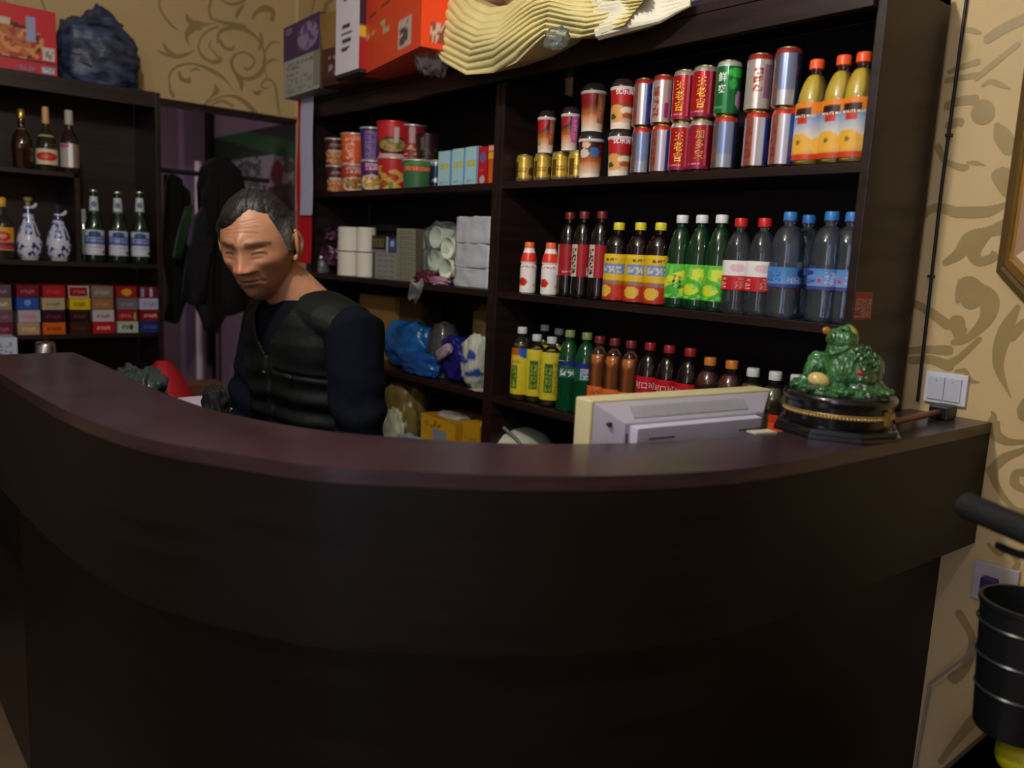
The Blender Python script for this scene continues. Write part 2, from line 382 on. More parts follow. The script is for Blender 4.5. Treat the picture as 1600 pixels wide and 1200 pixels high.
# ================================================================ LEFT CABINET against the left wall
CF=-3.6; cz=lambda z:H+z
lc = thing('display_cabinet','dark open-fronted cabinet against the left wall holding liquor and cigarette cartons','cabinet',(-3.75,.4,0)); bpy.context.view_layer.update()
def lp(mb,name,m=wood,**k):
    o=mb.build(name,m,lc,**k); o.location=-lc.location; return o
CT=H+.588; CY1=1.15; CA,CB,CC,CD=H+.238,H-.103,H-.388,H-.54
lp(MB().box((WX+.012,CY1-.02,0),(CF,CY1,CT)),'side_panel',bev=.001); lp(MB().box((WX+.012,-.5,0),(CF,-.48,CT)),'side_panel',bev=.001)
lp(MB().box((WX+.012,-.48,CT-.02),(CF-.001,CY1-.02,CT)),'top_board')
lp(MB().box((CF-.02,-.48,CT-.06),(CF,CY1-.02,CT-.0205)),'fascia')
YD=yat(124,CF,CA)
for n_,(z,y1) in enumerate(((CA,YD),(CB,CY1-.02),(CC,CY1-.02))):
    lp(MB().box((WX+.012,-.48,z-.018),(CF-.002,y1,z)),'shelf',bev=.001)
lp(MB().box((WX+.012,YD-.018,CB),(CF-.002,YD,CA)),'divider'); lp(MB().box((WX+.012,.535,CA),(CF-.002,.555,CT-.06)),'divider')
lp(MB().box((WX+.012,.70,CD),(CF-.002,.718,CC-.018)),'divider')
lp(MB().box((WX+.003,-.48,0),(WX+.011,CY1-.02,CT-.02)),'back_panel')
lp(MB().box((WX+.012,-.48,CD-.02),(CF+.22,CY1-.02,CD)),'worktop',bev=.002)
lp(MB().box((CF+.16,-.46,.07),(CF+.18,CY1-.04,CD-.02)),'door',wood)

# ================================================================ CURVED COUNTER
O_=[(-.628,1.885),(-.644,1.48),(-.667,1.102),(-.732,.881),(-.822,.72),(-.904,.618),(-.994,.521),(-1.108,.451),(-1.234,.386),(-1.364,.35),(-1.54,.325),(-1.784,.311),(-2.04,.302),(-2.31,.30)]
I_=[(-.800,1.885),(-.797,1.6),(-.808,1.283),(-.845,1.12),(-.893,.988),(-.97,.846),(-1.073,.731),(-1.198,.627),(-1.4,.547),(-1.6,.522),(-1.8,.518),(-1.998,.520),(-2.15,.517),(-2.31,.514)]
def resample(P,n):
    Q=[Vector((p.x,p.y)) for p in smooth_path([(a,b,0) for a,b in P],10)]
    L=[0]
    for a,b in zip(Q,Q[1:]): L.append(L[-1]+(b-a).length)
    out=[];j=0
    for k in range(n+1):
        s=L[-1]*k/n
        while j<len(L)-2 and L[j+1]<s: j+=1
        t=(s-L[j])/max(L[j+1]-L[j],1e-9); out.append(Q[j].lerp(Q[j+1],min(t,1)))
    return out
N=72; OUT=resample(O_,N); INN=resample(I_,N)
def offset(P,d):
    out=[]
    for i,p in enumerate(P):
        t=(P[min(i+1,len(P)-1)]-P[max(i-1,0)]).normalized(); out.append(p+Vector((t.y,-t.x))*d)   # +d: towards the room behind the counter
    return out
def slab(mb,A,B,z0,z1):
    n=len(A); vs=[(p.x,p.y,z0) for p in A]+[(p.x,p.y,z1) for p in A]+[(p.x,p.y,z0) for p in B]+[(p.x,p.y,z1) for p in B]; fs=[]
    for i in range(n-1):
        fs += [(i+1,i,i+n,i+1+n),(i+2*n,i+1+2*n,i+1+3*n,i+3*n),(i+n,i+3*n,i+1+3*n,i+1+n),(i,i+1,i+1+2*n,i+2*n)]
    fs += [(0,2*n,3*n,n),(n-1,2*n-1,4*n-1,3*n-1)]; mb.add(vs,fs); return mb
ct = thing('reception_counter','dark mahogany curved reception counter with a high ledge across the foreground','counter',(0,0,0))
LZ=H-.295; FB=H-.56
t_=offset(OUT,.3); SG=1 if t_[0].x<OUT[0].x else -1
off=lambda P,d: offset(P,d*SG)
slab(MB(),OUT,INN,LZ-.022,LZ).build('countertop',woodh,ct,clean=True,smooth=True)
lam=mat('counter_laminate','120a0a',.5,spec=.25,var=.35,scale=3,stretch=(1,1,14),bump=.05,bscale=30)
slab(MB(),off(OUT,.0005),off(OUT,.02),FB,LZ-.0225).build('fascia',lam,ct,clean=True,smooth=True)
slab(MB(),off(OUT,.02),off(OUT,.12),FB,FB+.018).build('soffit',wood,ct,clean=True)
BO=off(OUT,.065); k0=max(i for i,p in enumerate(BO) if p.x>-2.255)
slab(MB(),BO[:k0+1],off(OUT,.083)[:k0+1],0,FB).build('base_panel',lam,ct,clean=True,smooth=True)
slab(MB(),off(INN,-.02),INN,H-.5,LZ-.0225).build('inner_panel',wood,ct,clean=True)
DKZ=H-.48
D0=off(INN,.001)[8:]; D1=off(INN,.24)[8:]
slab(MB(),D0,D1,DKZ-.02,DKZ).build('desk_top',woodh,ct,clean=True)
slab(MB(),off(INN,.16)[8:],off(INN,.175)[8:],0,DKZ-.021).build('desk_panel',wood,ct,clean=True)
# ================================================================ DRINKS ON THE RIGHT BAY
RB={} # shared prototypes
pet = film('clear_bottle_plastic','eef2ff',.01,.09,fres=.33)
lbl = print_mat('printed_label',.38); lblm = print_mat('printed_metal_can',.24,metal=.6,spec=1)
def plastic(c,r=.35): return mat('plastic_'+c,c,r)
def stand(root, px, Y, Z, rz=None, ofs=0):
    x=min(xat(px,Y,Z),XR-.0365) if px>1300 else xat(px,Y,Z); root.location=(x,Y,Z)
    root.rotation_euler=(0,0,(facecam(x,Y)+ofs) if rz is None else rz); return root
def ribbed_cap(root,z,r,h,m):
    mb=MB(); n=32; vs=[];fs=[]
    for zz,k in ((0,1),(h*.15,1),(h*.85,1),(h,.9)):
        for i in range(n): a=2*PI*i/n; rr=r*k*(1+.035*(i%2)); vs.append((rr*math.cos(a),rr*math.sin(a),z+zz))
    for j in range(3):
        for i in range(n): q=j*n+i;b=j*n+(i+1)%n; fs.append((q,b,b+n,q+n))
    fs += [tuple(range(n-1,-1,-1)),tuple(3*n+i for i in range(n))]
    mb.add(vs,fs); return mb.build('cap',m,root,smooth=True)
def pet_bottle(name,label,cat,R,h,capcol,lz0,lz1,base,L,liq=None,level=.8,shell=pet,shoulder=.62,neck=.011,group=None,txt=None,ribs=True,waist=0,sleeve_full=False,lm=None):
    t=thing(name,label,cat,(0,0,0),0,group); ch=.017; R*=1.1
    hb=h-ch; sh=h*shoulder; prof=[(R*.6,.001),(R*.85,0),(R*.97,.004),(R,.012)]
    k=12 if ribs=='deep' else 6
    for i in range(k):
        z=.012+(sh-.012)*(i+1)/(k); rr=R
        if ribs and not(lz0-.004<=z<=lz1+.004): rr=R*((.93 if ribs=='deep' else .955) if i%2 else 1)
        if waist and lz0-.03<z<lz0+.0: rr=R*(1-waist)
        prof.append((rr,z))
    for i in range(1,8):
        a=i/7; prof.append((R-(R-neck)*(1-math.cos(a*PI/2))**.9*1.0 if a<1 else neck, sh+(hb-.012-sh)*math.sin(a*PI/2)**1.0*.999*a**.2))
    prof += [(neck,hb-.004),(neck*1.25,hb-.004),(neck*1.25,hb-.001),(neck,hb)]
    zs=0
    pr=[]
    for r,z in prof:
        z=max(z,zs) if z>0 else z; zs=max(zs,z); pr.append((r,z))
    MB().lathe(pr,32).build('bottle_body',shell,t,smooth=True)
    if liq:
        q=[(r*.93,max(z,.003)) for r,z in pr if z<=h*level]
        # surface of the drink
        rr=next((r for r,z in pr if z>h*level),neck)*.93; q.append((rr,h*level))
        MB().lathe(q,28).build('drink',liq,t,smooth=True)
    ribbed_cap(t,hb-.002,.0145,ch+.002,capcol)
    if L is not None:
        s=sleeve(lz0,lz1,R+.0006,base,L).build('label',lm or lbl,t,smooth=True)
        if txt:
            m_=MB(); 
            for (st,z,sz,vert,ang) in txt[0]: text_on_cyl(m_,st,R+.0016,z,sz,ang,0,vert)
            m_.build('lettering',mat('ink_'+txt[1],txt[1],.4),s)
    return t
def slim_can(label,R,h,base,L,group=None,top='c8ccd2',neckcol=None,txt=None,m=None,name='drink_can',rim=None):
    t=thing(name,label,'can',(0,0,0),0,group); R*=1.07
    body=sleeve(.006,h-.013,R,base,L).build('can_body',m or lblm,t,smooth=True)
    alu=mat('aluminium',top,.28,metal=1)
    MB().lathe([(R*.78,.002),(R*.82,0),(R*.86,.001),(R,.0062)],32).build('can_base',alu,t,smooth=True)
    nk=mat('can_neck_'+(neckcol or 'c8ccd2'),neckcol or 'c8ccd2',.3,metal=.6)
    MB().lathe([(R,h-.0132),(R*.9,h-.003),(R*.87,h-.002)],32,cap=False).build('can_shoulder',nk,t,smooth=True)
    MB().lathe([(R*.87,h-.0035),(R*.9,h-.001),(R*.9,h),(R*.86,h),(R*.85,h-.003),(.001,h-.003)],32).build('can_lid',alu,t,smooth=True)
    if txt:
        m_=MB()
        for (st,z,sz,vert,ang) in txt[0]: text_on_cyl(m_,st,R+.0008,z,sz,ang,0,vert)
        m_.build('lettering',mat('ink_'+txt[1],txt[1],.35,emis=None),body)
    return t
# ---- row 1: gold cans in a tray of film, cups on top
gold=slim_can('x',.0245,.079,'dcbc50',[('r',.1,.15,.9,.8,'e8cc60'),('r',.02,.1,.22,.85,'7a5a1e'),('t',.2,.35,.6,.6,'8c4a22',3,2),('r',0,0,1,.08,'7d7a70'),('e',.75,.4,.12,.2,'6d5a1e')],group='gold cans in a film-wrapped tray',top='c9b878',neckcol='c9b060')
gs=['leftmost of the small gold cans at the divider end of the top shelf','second gold can from the left, under a lidded cup','third gold can from the left, under the pink-labelled cup','rightmost gold can, half behind the lower lidded cup']
Yg=1.665
for i,px in enumerate((819,847,875,901)):
    g=gold if i==0 else dup(gold,(0,0,0)); g['label']=gs[i]; stand(g,px,Yg+.004*i,Z1t+.004,ofs=.15*i)
fx0,fx1=xat(803,Yg,Z1t),xat(912,Yg,Z1t)
tag(MB().box((fx0-.002,Yg-.034,Z1t),(fx1,Yg+.05,Z1t+.0025)).build('shrink_tray',film('shrink_film','dfe4e6',.35,.2,bump=.5)),'clear plastic tray under the row of small gold cans','tray')
# lidded paper cups
coffee=[('g',0,.42,'e8dccb','c8783a'),('g',.42,.7,'b86428','4a2018'),('r',0,.7,1,1,'3c1a16'),('r',0,0,1,.06,'e4dccf')]
def cup(label,R,h,L,base='c07838',txt=None,group=None,lid='2a2220'):
    t=thing('milk_tea_cup',label,'cup',(0,0,0),0,group); hl=h*.2; R*=1.12
    b=sleeve(0,h-hl,R*.84,base,L,R1=R).build('cup_body',lbl,t,smooth=True)
    MB().lathe([(R*.8,.003),(R*.83,.001),(R*.845,.006)],32).build('cup_base',mat('cup_paper','e6e0d4',.5),t,smooth=True)
    MB().lathe([(R,h-hl-.003),(R*1.05,h-hl),(R*1.05,h-hl+.004),(R,h-hl+.005)],32).build('rim',mat('cup_rim','d8d0cc',.4),t,smooth=True)
    MB().lathe([(R*1.0,h-hl+.005),(R*.97,h-hl*.45),(R*.8,h-.003),(R*.7,h),(.002,h)],32).build('lid',film('smoke_lid','3a3030',.75,.1,fres=.3),t,smooth=True)
    if txt:
        m_=MB()
        for (st,z,sz,vert,ang) in txt[0]: text_on_cyl(m_,st,R+.0008,z,sz,ang,0,vert)
        m_.build('lettering',mat('ink_'+txt[1],txt[1],.4),b)
    return t
plain=[*coffee,('e',.1,.92,.45,.3,'b81e24'),('r',.62,.25,.9,.98,'a85a38'),('t',.64,.3,.88,.9,'c98a62',2,5),('e',.2,.28,.1,.08,'8a9a5a')]
pink=[*coffee,('e',.1,.92,.4,.25,'a82028'),('r',.55,.25,.92,.98,'c8589a'),('t',.6,.3,.88,.9,'e09ac4',2,5)]
redf=[*coffee,('e',.5,.95,.75,.33,'b81a22'),('e',.32,.38,.3,.22,'d89a58'),('e',.75,.45,.3,.1,'e8d8c0'),('e',.7,.33,.2,.08,'b05a30'),('e',.22,.3,.1,.07,'3c4a22'),('r',0,0,1,.16,'e8ddcc')]
band=[*coffee,('e',.35,.88,.12,.09,'e0b898'),('e',.3,.66,.14,.12,'d8c8b8'),('e',.6,.7,.13,.13,'3a68b0'),('r',.75,.6,1,.9,'8c1a30'),('r',0,0,1,.12,'e8ddcc')]
back_=[*coffee,('r',.02,.6,.55,.98,'a02024'),('r',.62,.2,.92,.95,'a86848'),('t',.64,.3,.88,.9,'c48a68',2,5)]
ZG=Z1t+.004+.079
c1=stand(cup('lidded milk tea cup with orange side panel, on the left gold cans',.0235,.118,plain),852,1.665,ZG)
c2=stand(cup('lidded milk tea cup with pink side panel, on the gold cans',.0235,.118,pink),889,1.665,ZG)
E_=.032
c3=stand(cup('lower lidded cup with a coloured cartoon-like print, right of the gold cans',.0305,.122,band),921,1.64,Z1t)
c4=stand(cup('upper dark brown lidded cup, stacked right of the gold cans',.0305,.124,back_),925,1.64,Z1t+.122)
c5=stand(cup('lower red-topped lidded cup beside the silver cans',.0285,.119,redf,txt=([('优乐美',.088,.017,False,.15)],'ffffff')),966,1.635,Z1t)
c6=stand(cup('upper red-topped lidded cup beside the silver cans',.0285,.124,redf,txt=([('优乐美',.09,.017,False,.15)],'ffffff')),970,1.635,Z1t+.119)
c3['label']='lower lidded cup with round coloured print, beside the rightmost gold can'
# silver cans: blue-white highlight streaks are painted into the print
sil=[('r',.1,.0,.32,1,'a86a5c'),('t',.12,.15,.34,.85,'b0463c',1,3),('r',.5,0,.62,1,'d0d8f0'),('r',.62,0,.75,1,'3a4fae'),('r',.75,0,.98,1,'2a2a48'),('e',.8,.35,.08,.2,'b84888')]
silb=[('r',.0,.0,.3,1,'7a6a70'),('t',.1,.15,.3,.45,'b06848',1,3),('r',.3,.3,.7,1,'8a9ac4'),('r',.7,0,1,1,'3a4670')]
silp=[('t',.2,.12,.42,.88,'b8483a',1,3),('r',.55,.1,.68,.45,'b83a8a'),('r',.72,0,1,1,'5a4660')]
silw=[('t',.35,.35,.6,.85,'9a3028',1,3),('r',.62,.2,.8,.9,'a87898'),('r',.85,0,1,1,'5a3048')]
Y1c=1.628
def canrow(lst,z):
    for px,label,h,R,base,L,nk,txt,m,ofs in lst:
        stand(slim_can(label,R,h,base,L,'slim drink cans stacked two high on the top shelf',neckcol=nk,txt=txt,m=m),px,Y1c,z,ofs=ofs)
WLJ=lambda s:([(s,.058,.023,True,-.25)],'e6c41c')
RC='a8141e'; lc_=print_mat('printed_can_paint',.3,metal=.25,coat=.3)
redL=[('r',.62,0,.66,1,'c85a70'),('r',.66,0,1,1,'7c0f1c'),('r',0,0,1,.07,'8a2050'),('t',.15,.1,.5,.14,'d8a0b0',6,1)]
hL=.116
canrow([(1000,'silver can with coral rim, lower, leftmost of the cans',.116,.0245,'a8b0c0',silb,'c8423c',None,None,0),
 (1031,'silver and violet can with coral rim, lower, second from the left',.116,.026,'bcaab4',sil,'c8423c',None,None,0),
 (1061,'red can with gold characters, lower, left one of two',.117,.027,RC,redL,'b8b4b0',WLJ('王老吉'),lc_,0),
 (1091,'red can with dull gold script, lower, right one of two',.118,.0265,'a01830',redL,'b8b4b0',([('加多宝',.06,.022,True,-.1)],'c89030'),lc_,0),
 (1129,'blue-silver can with coral rim under the green can',.119,.027,'a8b0c0',silb,'c8423c',None,None,0),
 (1178,'silver can with coral rim, lower, left of the two by the juice bottles',.121,.027,'c8baba',sil,'c8423c',None,None,.2),
 (1220,'silver can with coral rim, lower, right beside the juice bottles',.122,.027,'c8baba',sil,'c8423c',None,None,0)],Z1t)
ZC=Z1t
canrow([(1003,'silver can with coral rim, upper, leftmost of the cans',.117,.0245,'c8baba',sil,'c8423c',None,None,-.1)],ZC+.1162)
canrow([(1033,'pinkish silver can, upper, second from the left',.117,.026,'c8baba',silp,'c8423c',None,None,0)],ZC+.1162)
canrow([(1066,'red can with gold characters, upper, left one of two',.119,.027,RC,redL,'b8b4b0',WLJ('王老吉'),lc_,-.15)],ZC+.1172)
canrow([(1097,'red can with gold characters, upper, right one of two, beside the green can',.120,.0275,RC,redL,'b8b4b0',WLJ('王老吉'),lc_,0)],ZC+.1182)
canrow([(1134,'green can with white characters, the only green one',.121,.0275,'0f6a34',[('e',.7,.86,.22,.1,'3ac048'),('e',.85,.3,.16,.2,'d8a8d0'),('e',.62,.62,.1,.12,'2fa848'),('r',.1,.1,.4,.16,'4a9a6a'),('r',.95,0,1,1,'0a3018')],'d8dce0',([('鲜',.083,.022,False,-.5),('爽',.058,.02,False,-.5)],'e8f0e4'),lc_,0)],ZC+.1192)
canrow([(1182,'silver can with red script, upper, left of the two by the juice bottles',.122,.0272,'d0c8c2',silw,'b8423c',None,None,0)],ZC+.1212)
canrow([(1225,'silver and blue can, upper, right beside the juice bottles',.124,.0275,'c0c0cc',silb,'b8423c',None,None,0)],ZC+.1222)
# juice bottles
jL=[('g',0,1,'e8b060','4a90c0'),('g',0,.1,'c03a1c','c03a1c'),('g',.1,.36,'d89a38','e4c480'),('g',.36,.86,'d8d0c4','3a78b8'),('d',.86,1.2,-.12,'e08020'),('e',.3,.3,.25,.17,'e0a838'),('e',.75,.26,.22,.15,'e8b850'),('e',.3,.3,.05,.04,'6a6a20'),('g',.82,1,'e08020','e08020'),('r',.18,.74,.5,.9,'2a1410'),('r',.22,.62,.46,.75,'b8321c'),('r',.7,.3,.8,.8,'4a4a50')]
juice=mat('orange_juice','ccae2c',.35,spec=.4,trans=.0)
for i,(px,txt_) in enumerate(((1261,'left'),(1302,'middle'),(1345,'right'))):
    b=pet_bottle('juice_bottle','%s of the three orange-capped juice bottles at the right end of the top shelf'%txt_,'bottle',.0315,.218,plastic('f05a28'),.012,.128,'d89030',jL,juice,.86,shoulder=.6,ribs=False,txt=([('MINUTE MAID',.1,.008,False,-.35)],'f0e8d8'),group='orange juice bottles on the top shelf')
    stand(b,px,1.64,Z1t,ofs=.12*(i-1))
# ---- row 2
def row(items,Z):
    for it in items: stand(it[0],it[1],it[2],Z,ofs=it[3] if len(it)>3 else 0)
strawL=[('g',.0,1,'e8e4e0','f0ecea'),('g',.86,1,'e83820','e83820'),('t',.0,.56,.9,.63,'a85a70',9,1),('e',.25,.22,.22,.1,'c82818'),('e',.8,.15,.1,.05,'e8b0a0')]
for px,n_ in ((824,'left'),(857,'right')):
    t=thing('yogurt_bottle','%s one of the two white bottles with strawberry print and orange cap'%n_,'bottle',(0,0,0),0,'white strawberry drink bottles')
    hh=.15
    def pf(v): return (.0245 if v<.62 else .0225 if v<.68 else .0245-.0085*max(0,(v-.72)/.28)**1.3)
    MB().lathe([(.020,0),(.0243,.004),(.0245,.01)],28).build('bottle_base',mat('milk_plastic','e8e6e2',.4),t,smooth=True)
    sleeve(.008,.128,.0245,'ece8e4',strawL[:1]+[('g',.72,.92,'e03420','e03420')]+strawL[2:],prof=pf).build('bottle_body',lbl,t,smooth=True)
    MB().lathe([(.0155,.127),(.0155,.132),(.014,.134)],24).build('neck',mat('milk_plastic','e8e6e2',.4),t,smooth=True)
    ribbed_cap(t,.133,.0145,.0175,plastic('f06a34')); stand(t,px,1.64,Z2t)
cola=mat('dark_drink','140a0c',.16,spec=.6,coat=.5)
colaL=[('r',0,0,.3,1,'c8c0b0'),('t',.05,.1,.28,.9,'3a2a28',1,4),('r',.62,.05,.95,.3,'b8b8c8'),('t',.65,.08,.92,.28,'504858',4,1)]
for i,(px,nm,L) in enumerate(((884,'left',[('r',-.2,0,.1,1,'c8c0b0'),('t',.3,.1,.7,.15,'d0a0a0',4,1)]),(906,'middle',colaL),(933,'right',colaL))):
    b=pet_bottle('tea_bottle','%s of the three tall dark bottles with a dark red cap and red label'%nm,'bottle',.0265,.238,plastic('6a1a22'),.06,.148,'9c1820',L,None,shell=cola,shoulder=.6,group='dark drinks with red labels on the middle shelf')
    stand(b,px,1.65+(.02 if i==0 else 0),Z2t,ofs=.1)
iceL=[('g',0,.36,'a8281c','b83a1c'),('r',0,.36,1,.42,'a06a20'),('r',0,.42,1,.93,'d8b41c'),('g',.93,1,'e8cc30','d8b41c'),('r',.2,.56,.85,.8,'7088b8'),('t',.24,.6,.82,.76,'c8c8c0',3,1),('e',.35,.2,.2,.13,'d8b040'),('e',.8,.14,.15,.1,'c83828'),('t',.3,.36,.7,.44,'6a78b0',3,1),('t',.35,.85,.65,.92,'4a3a18',3,1)]
for i,(px,nm) in enumerate(((960,'left'),(993,'middle'),(1024,'right'))):
    b=pet_bottle('iced_tea_bottle','%s of the three iced tea bottles with a yellow cap and yellow label'%nm,'bottle',.031,.208,plastic('d8cc28'),.006,.126,'d8b41c',iceL,None,shell=cola,shoulder=.66,group='yellow-labelled iced tea bottles')
    stand(b,px,1.645,Z2t,ofs=(-.5,0,0)[i])
green=mat('green_soda','123c22',.12,spec=.7,trans=.3,coat=.5)
limeL=[('g',0,1,'3aa02c','5cbc3a'),('d',.25,.55,.45,'e0d838'),('e',.75,.2,.2,.16,'c8d830'),('n',0,0,1,1,8,2.,'7ad05a',.25),('t',.35,.3,.6,.7,'3a3a18',2,3)]
limeM=[('g',0,1,'3aa02c','5cbc3a'),('e',.5,.72,.24,.17,'d0e038'),('e',.3,.28,.24,.15,'c8d830'),('n',0,0,1,1,8,2.,'7ad05a',.3),('r',.8,.05,.98,.7,'b0d0a0'),('t',.02,.3,.2,.8,'c8b028',1,3)]
for i,(px,nm,L) in enumerate(((1056,'left',limeL),(1086,'middle',limeM),(1116,'right',limeM))):
    b=pet_bottle('lime_soda_bottle','%s of the three green lime soda bottles with white caps'%nm,'bottle',.029,.226,plastic('d8dce0'),.025,.108,'4aac34',L,None,shell=green,shoulder=.5,group='lime soda bottles on the middle shelf')
    stand(b,px,1.645,Z2t)
water=film('bottled_water','dfeaf6',.03,.06,fres=.33)
rwL=[('g',0,.5,'b01822','b81c26'),('g',.5,1,'dcdcdc','e6e4e2'),('t',.1,.08,.3,.42,'e0a8a0',1,5),('t',.5,.06,.85,.44,'d07a78',3,4),('e',.5,.75,.16,.14,'d8b8c4')]
for i,(px,nm) in enumerate(((1146,'left'),(1182,'right'))):
    b=pet_bottle('water_bottle','%s of the two clear water bottles with a red cap and red and white label'%nm,'bottle',.0305,.218,plastic('c41c24'),.055,.122,'b81c26',rwL,None,shell=water,ribs='deep',shoulder=.58,group='red-capped water bottles')
    stand(b,px,1.645,Z2t,ofs=.1*i)
buL=[('g',0,.18,'3a3a78','3a4a88'),('g',.18,1,'5a8cc8','3a78b8'),('t',.05,.3,.45,.75,'2a5ca0',3,2),('e',.85,.7,.12,.2,'3a2a80'),('t',.55,.25,.95,.5,'a8b8e0',4,1)]
buL2=[('g',0,.18,'3a3a78','3a4a88'),('g',.18,1,'6a90c8','4a80c0'),('e',.15,.8,.12,.12,'3a2a90'),('t',.0,.3,.35,.5,'2a3a90',4,1),('r',.36,.35,.42,.5,'c82030'),('t',.5,.25,.95,.9,'a8b0e0',3,2)]
pb=film('water_bottle_plastic','d8e6f8',.045,.08,fres=.35)
for px,Y,nm,L in ((1220,1.645,'front left blue-capped water bottle, next to the red-capped pair',buL),(1249,1.735,'blue-capped water bottle standing behind the front left one',buL),(1283,1.645,'front right blue-capped water bottle, above the toad figure',buL2),(1322,1.665,'rightmost blue-capped water bottle, partly behind the side panel',buL2)):
    b=pet_bottle('water_bottle',nm,'bottle',.0335,.231,plastic('2f78c4'),.068,.112,'4a80c0',L,None,shell=pb,ribs='deep',shoulder=.66,neck=.013,group='blue-capped water bottles')
    stand(b,px,Y,Z2t)
# ---- row 3
yL=[('g',0,.9,'c8b828','d0c030'),('r',0,.84,1,1,'b85a20'),('e',.62,.92,.22,.12,'2a58b8'),('r',.12,.12,.38,.62,'3a5a1c'),('t',.14,.14,.36,.6,'8aa030',2,6),('t',.1,.68,.6,.76,'a85a30',5,1),('r',.82,.0,1,.8,'6a6260'),('t',.84,.1,.98,.7,'3a3438',2,8)]
yL2=[('g',0,1,'c8b828','d0c438'),('r',.3,.15,.58,.75,'3a5a1c'),('t',.32,.18,.56,.72,'8aa030',2,6),('t',.6,.1,.75,.8,'a8882a',1,9)]
ytea=mat('yellow_tea','6a5c1c',.3)
for px,Y,L,nm,hh in ((811,1.64,yL,'frontmost pale-capped yellow-labelled tea bottle by the divider',.222),(834,1.66,yL2,'second yellow-labelled tea bottle, middle of the front three',.204),(857,1.655,yL2,'third yellow-labelled tea bottle, beside the green soda',.204),(846,1.78,yL2,'yellow-labelled tea bottle at the back with a dim grey cap',.222),(868,1.79,yL2,'rear yellow-labelled tea bottle nearest the green soda',.215)):
    b=pet_bottle('tea_bottle',nm,'bottle',.0265,hh,plastic('c0c4ca'),.02,.16,'c8b828',L,ytea,.78,shoulder=.74,group='yellow-labelled tea bottles on the lower shelf')
    stand(b,px,Y,Z3t)
spr=mat('green_bottle','0d4a2a',.12,spec=.7,trans=.25,coat=.5)
sL=[('r',0,.7,1,1,'1a2a78'),('r',0,0,1,.7,'0f5a3c'),('t',.25,.1,.7,.5,'c8d0d0',2,1),('d',.9,.95,.2,'a8b838')]
sL2=[('r',0,.72,1,1,'1a2a78'),('r',0,0,1,.72,'0f5a3c'),('r',.35,.1,.85,.7,'a8b4b8'),('t',.4,.15,.8,.65,'3a6878',3,3)]
for px,L,nm in ((884,sL,'left'),(910,sL2,'right')):
    b=pet_bottle('soda_bottle','%s of the two dark green soda bottles with an olive cap on the lower shelf'%nm,'bottle',.0275,.232,plastic('7c8450'),.098,.148,'0f5a3c',L,None,shell=spr,shoulder=.62,group='green soda bottles on the lower shelf')
    stand(b,px,1.645,Z3t)
ora=mat('orange_soda','c8701c',.25,coat=.3)
oL=[('g',0,1,'d85a1c','e06a24'),('e',.4,.25,.2,.25,'5a5038'),('t',.3,.6,.8,.85,'8a5a50',3,1)]
for px,nm in ((930,'left'),(953,'middle'),(978,'right')):
    b=pet_bottle('orange_soda_bottle','%s of the three orange soda bottles with a dark cap behind the monitor'%nm,'bottle',.026,.226,plastic('6a2024'),.035,.09,'d85a1c',oL,ora,.78,shoulder=.66,group='orange soda bottles on the lower shelf')
    stand(b,px,1.655,Z3t)
kL=[('g',0,1,'a81420','b81a26')]
for px,nm in ((1007,'left'),(1036,'middle'),(1068,'right')):
    b=pet_bottle('cola_bottle','%s of the three cola bottles with red wave labels behind the monitor'%nm,'bottle',.0285,.228,plastic('8a1a20'),.095,.142,'b01822',kL,None,shell=cola,shoulder=.6,group='cola bottles on the lower shelf',txt=([('可口可乐',.118,.019,False,0)],'d8b8b8'))
    stand(b,px,1.655,Z3t)
tea=mat('red_tea','5a240c',.2,coat=.4)
tL=[('g',0,1,'9a2a1c','b03a24'),('r',.1,0,.9,.45,'b8a890'),('t',.1,.5,.9,.9,'d87058',4,1)]
for px,nm in ((1099,'left'),(1132,'right')):
    b=pet_bottle('iced_tea_bottle','%s of the two red-brown tea bottles with an orange cap on the lower shelf'%nm,'bottle',.031,.213,plastic('b8702c'),.06,.12,'a83020',tL,tea,.84,shoulder=.68,group='red tea bottles on the lower shelf')
    stand(b,px,1.655,Z3t)
olv=mat('olive_drink','5c4c18',.25,coat=.3)
for px,Y,nm in ((1165,1.655,'olive drink bottle with a white cap just right of the red tea pair'),(1199,1.655,'olive drink bottle with a white cap behind the right end of the monitor'),(1232,1.655,'white-capped bottle half hidden by the toad figure base')):
    b=pet_bottle('juice_bottle',nm,'bottle',.033,.203,plastic('c4c8c8'),.02,.11,'c83c14',[('g',.0,.4,'b83a18','c84a20'),('g',.55,.8,'e05a28','e05a28'),('e',.4,.45,.2,.15,'b08040')],olv,.82,shoulder=.64,group='white-capped bottles on the lower shelf')
    stand(b,px,Y,Z3t)
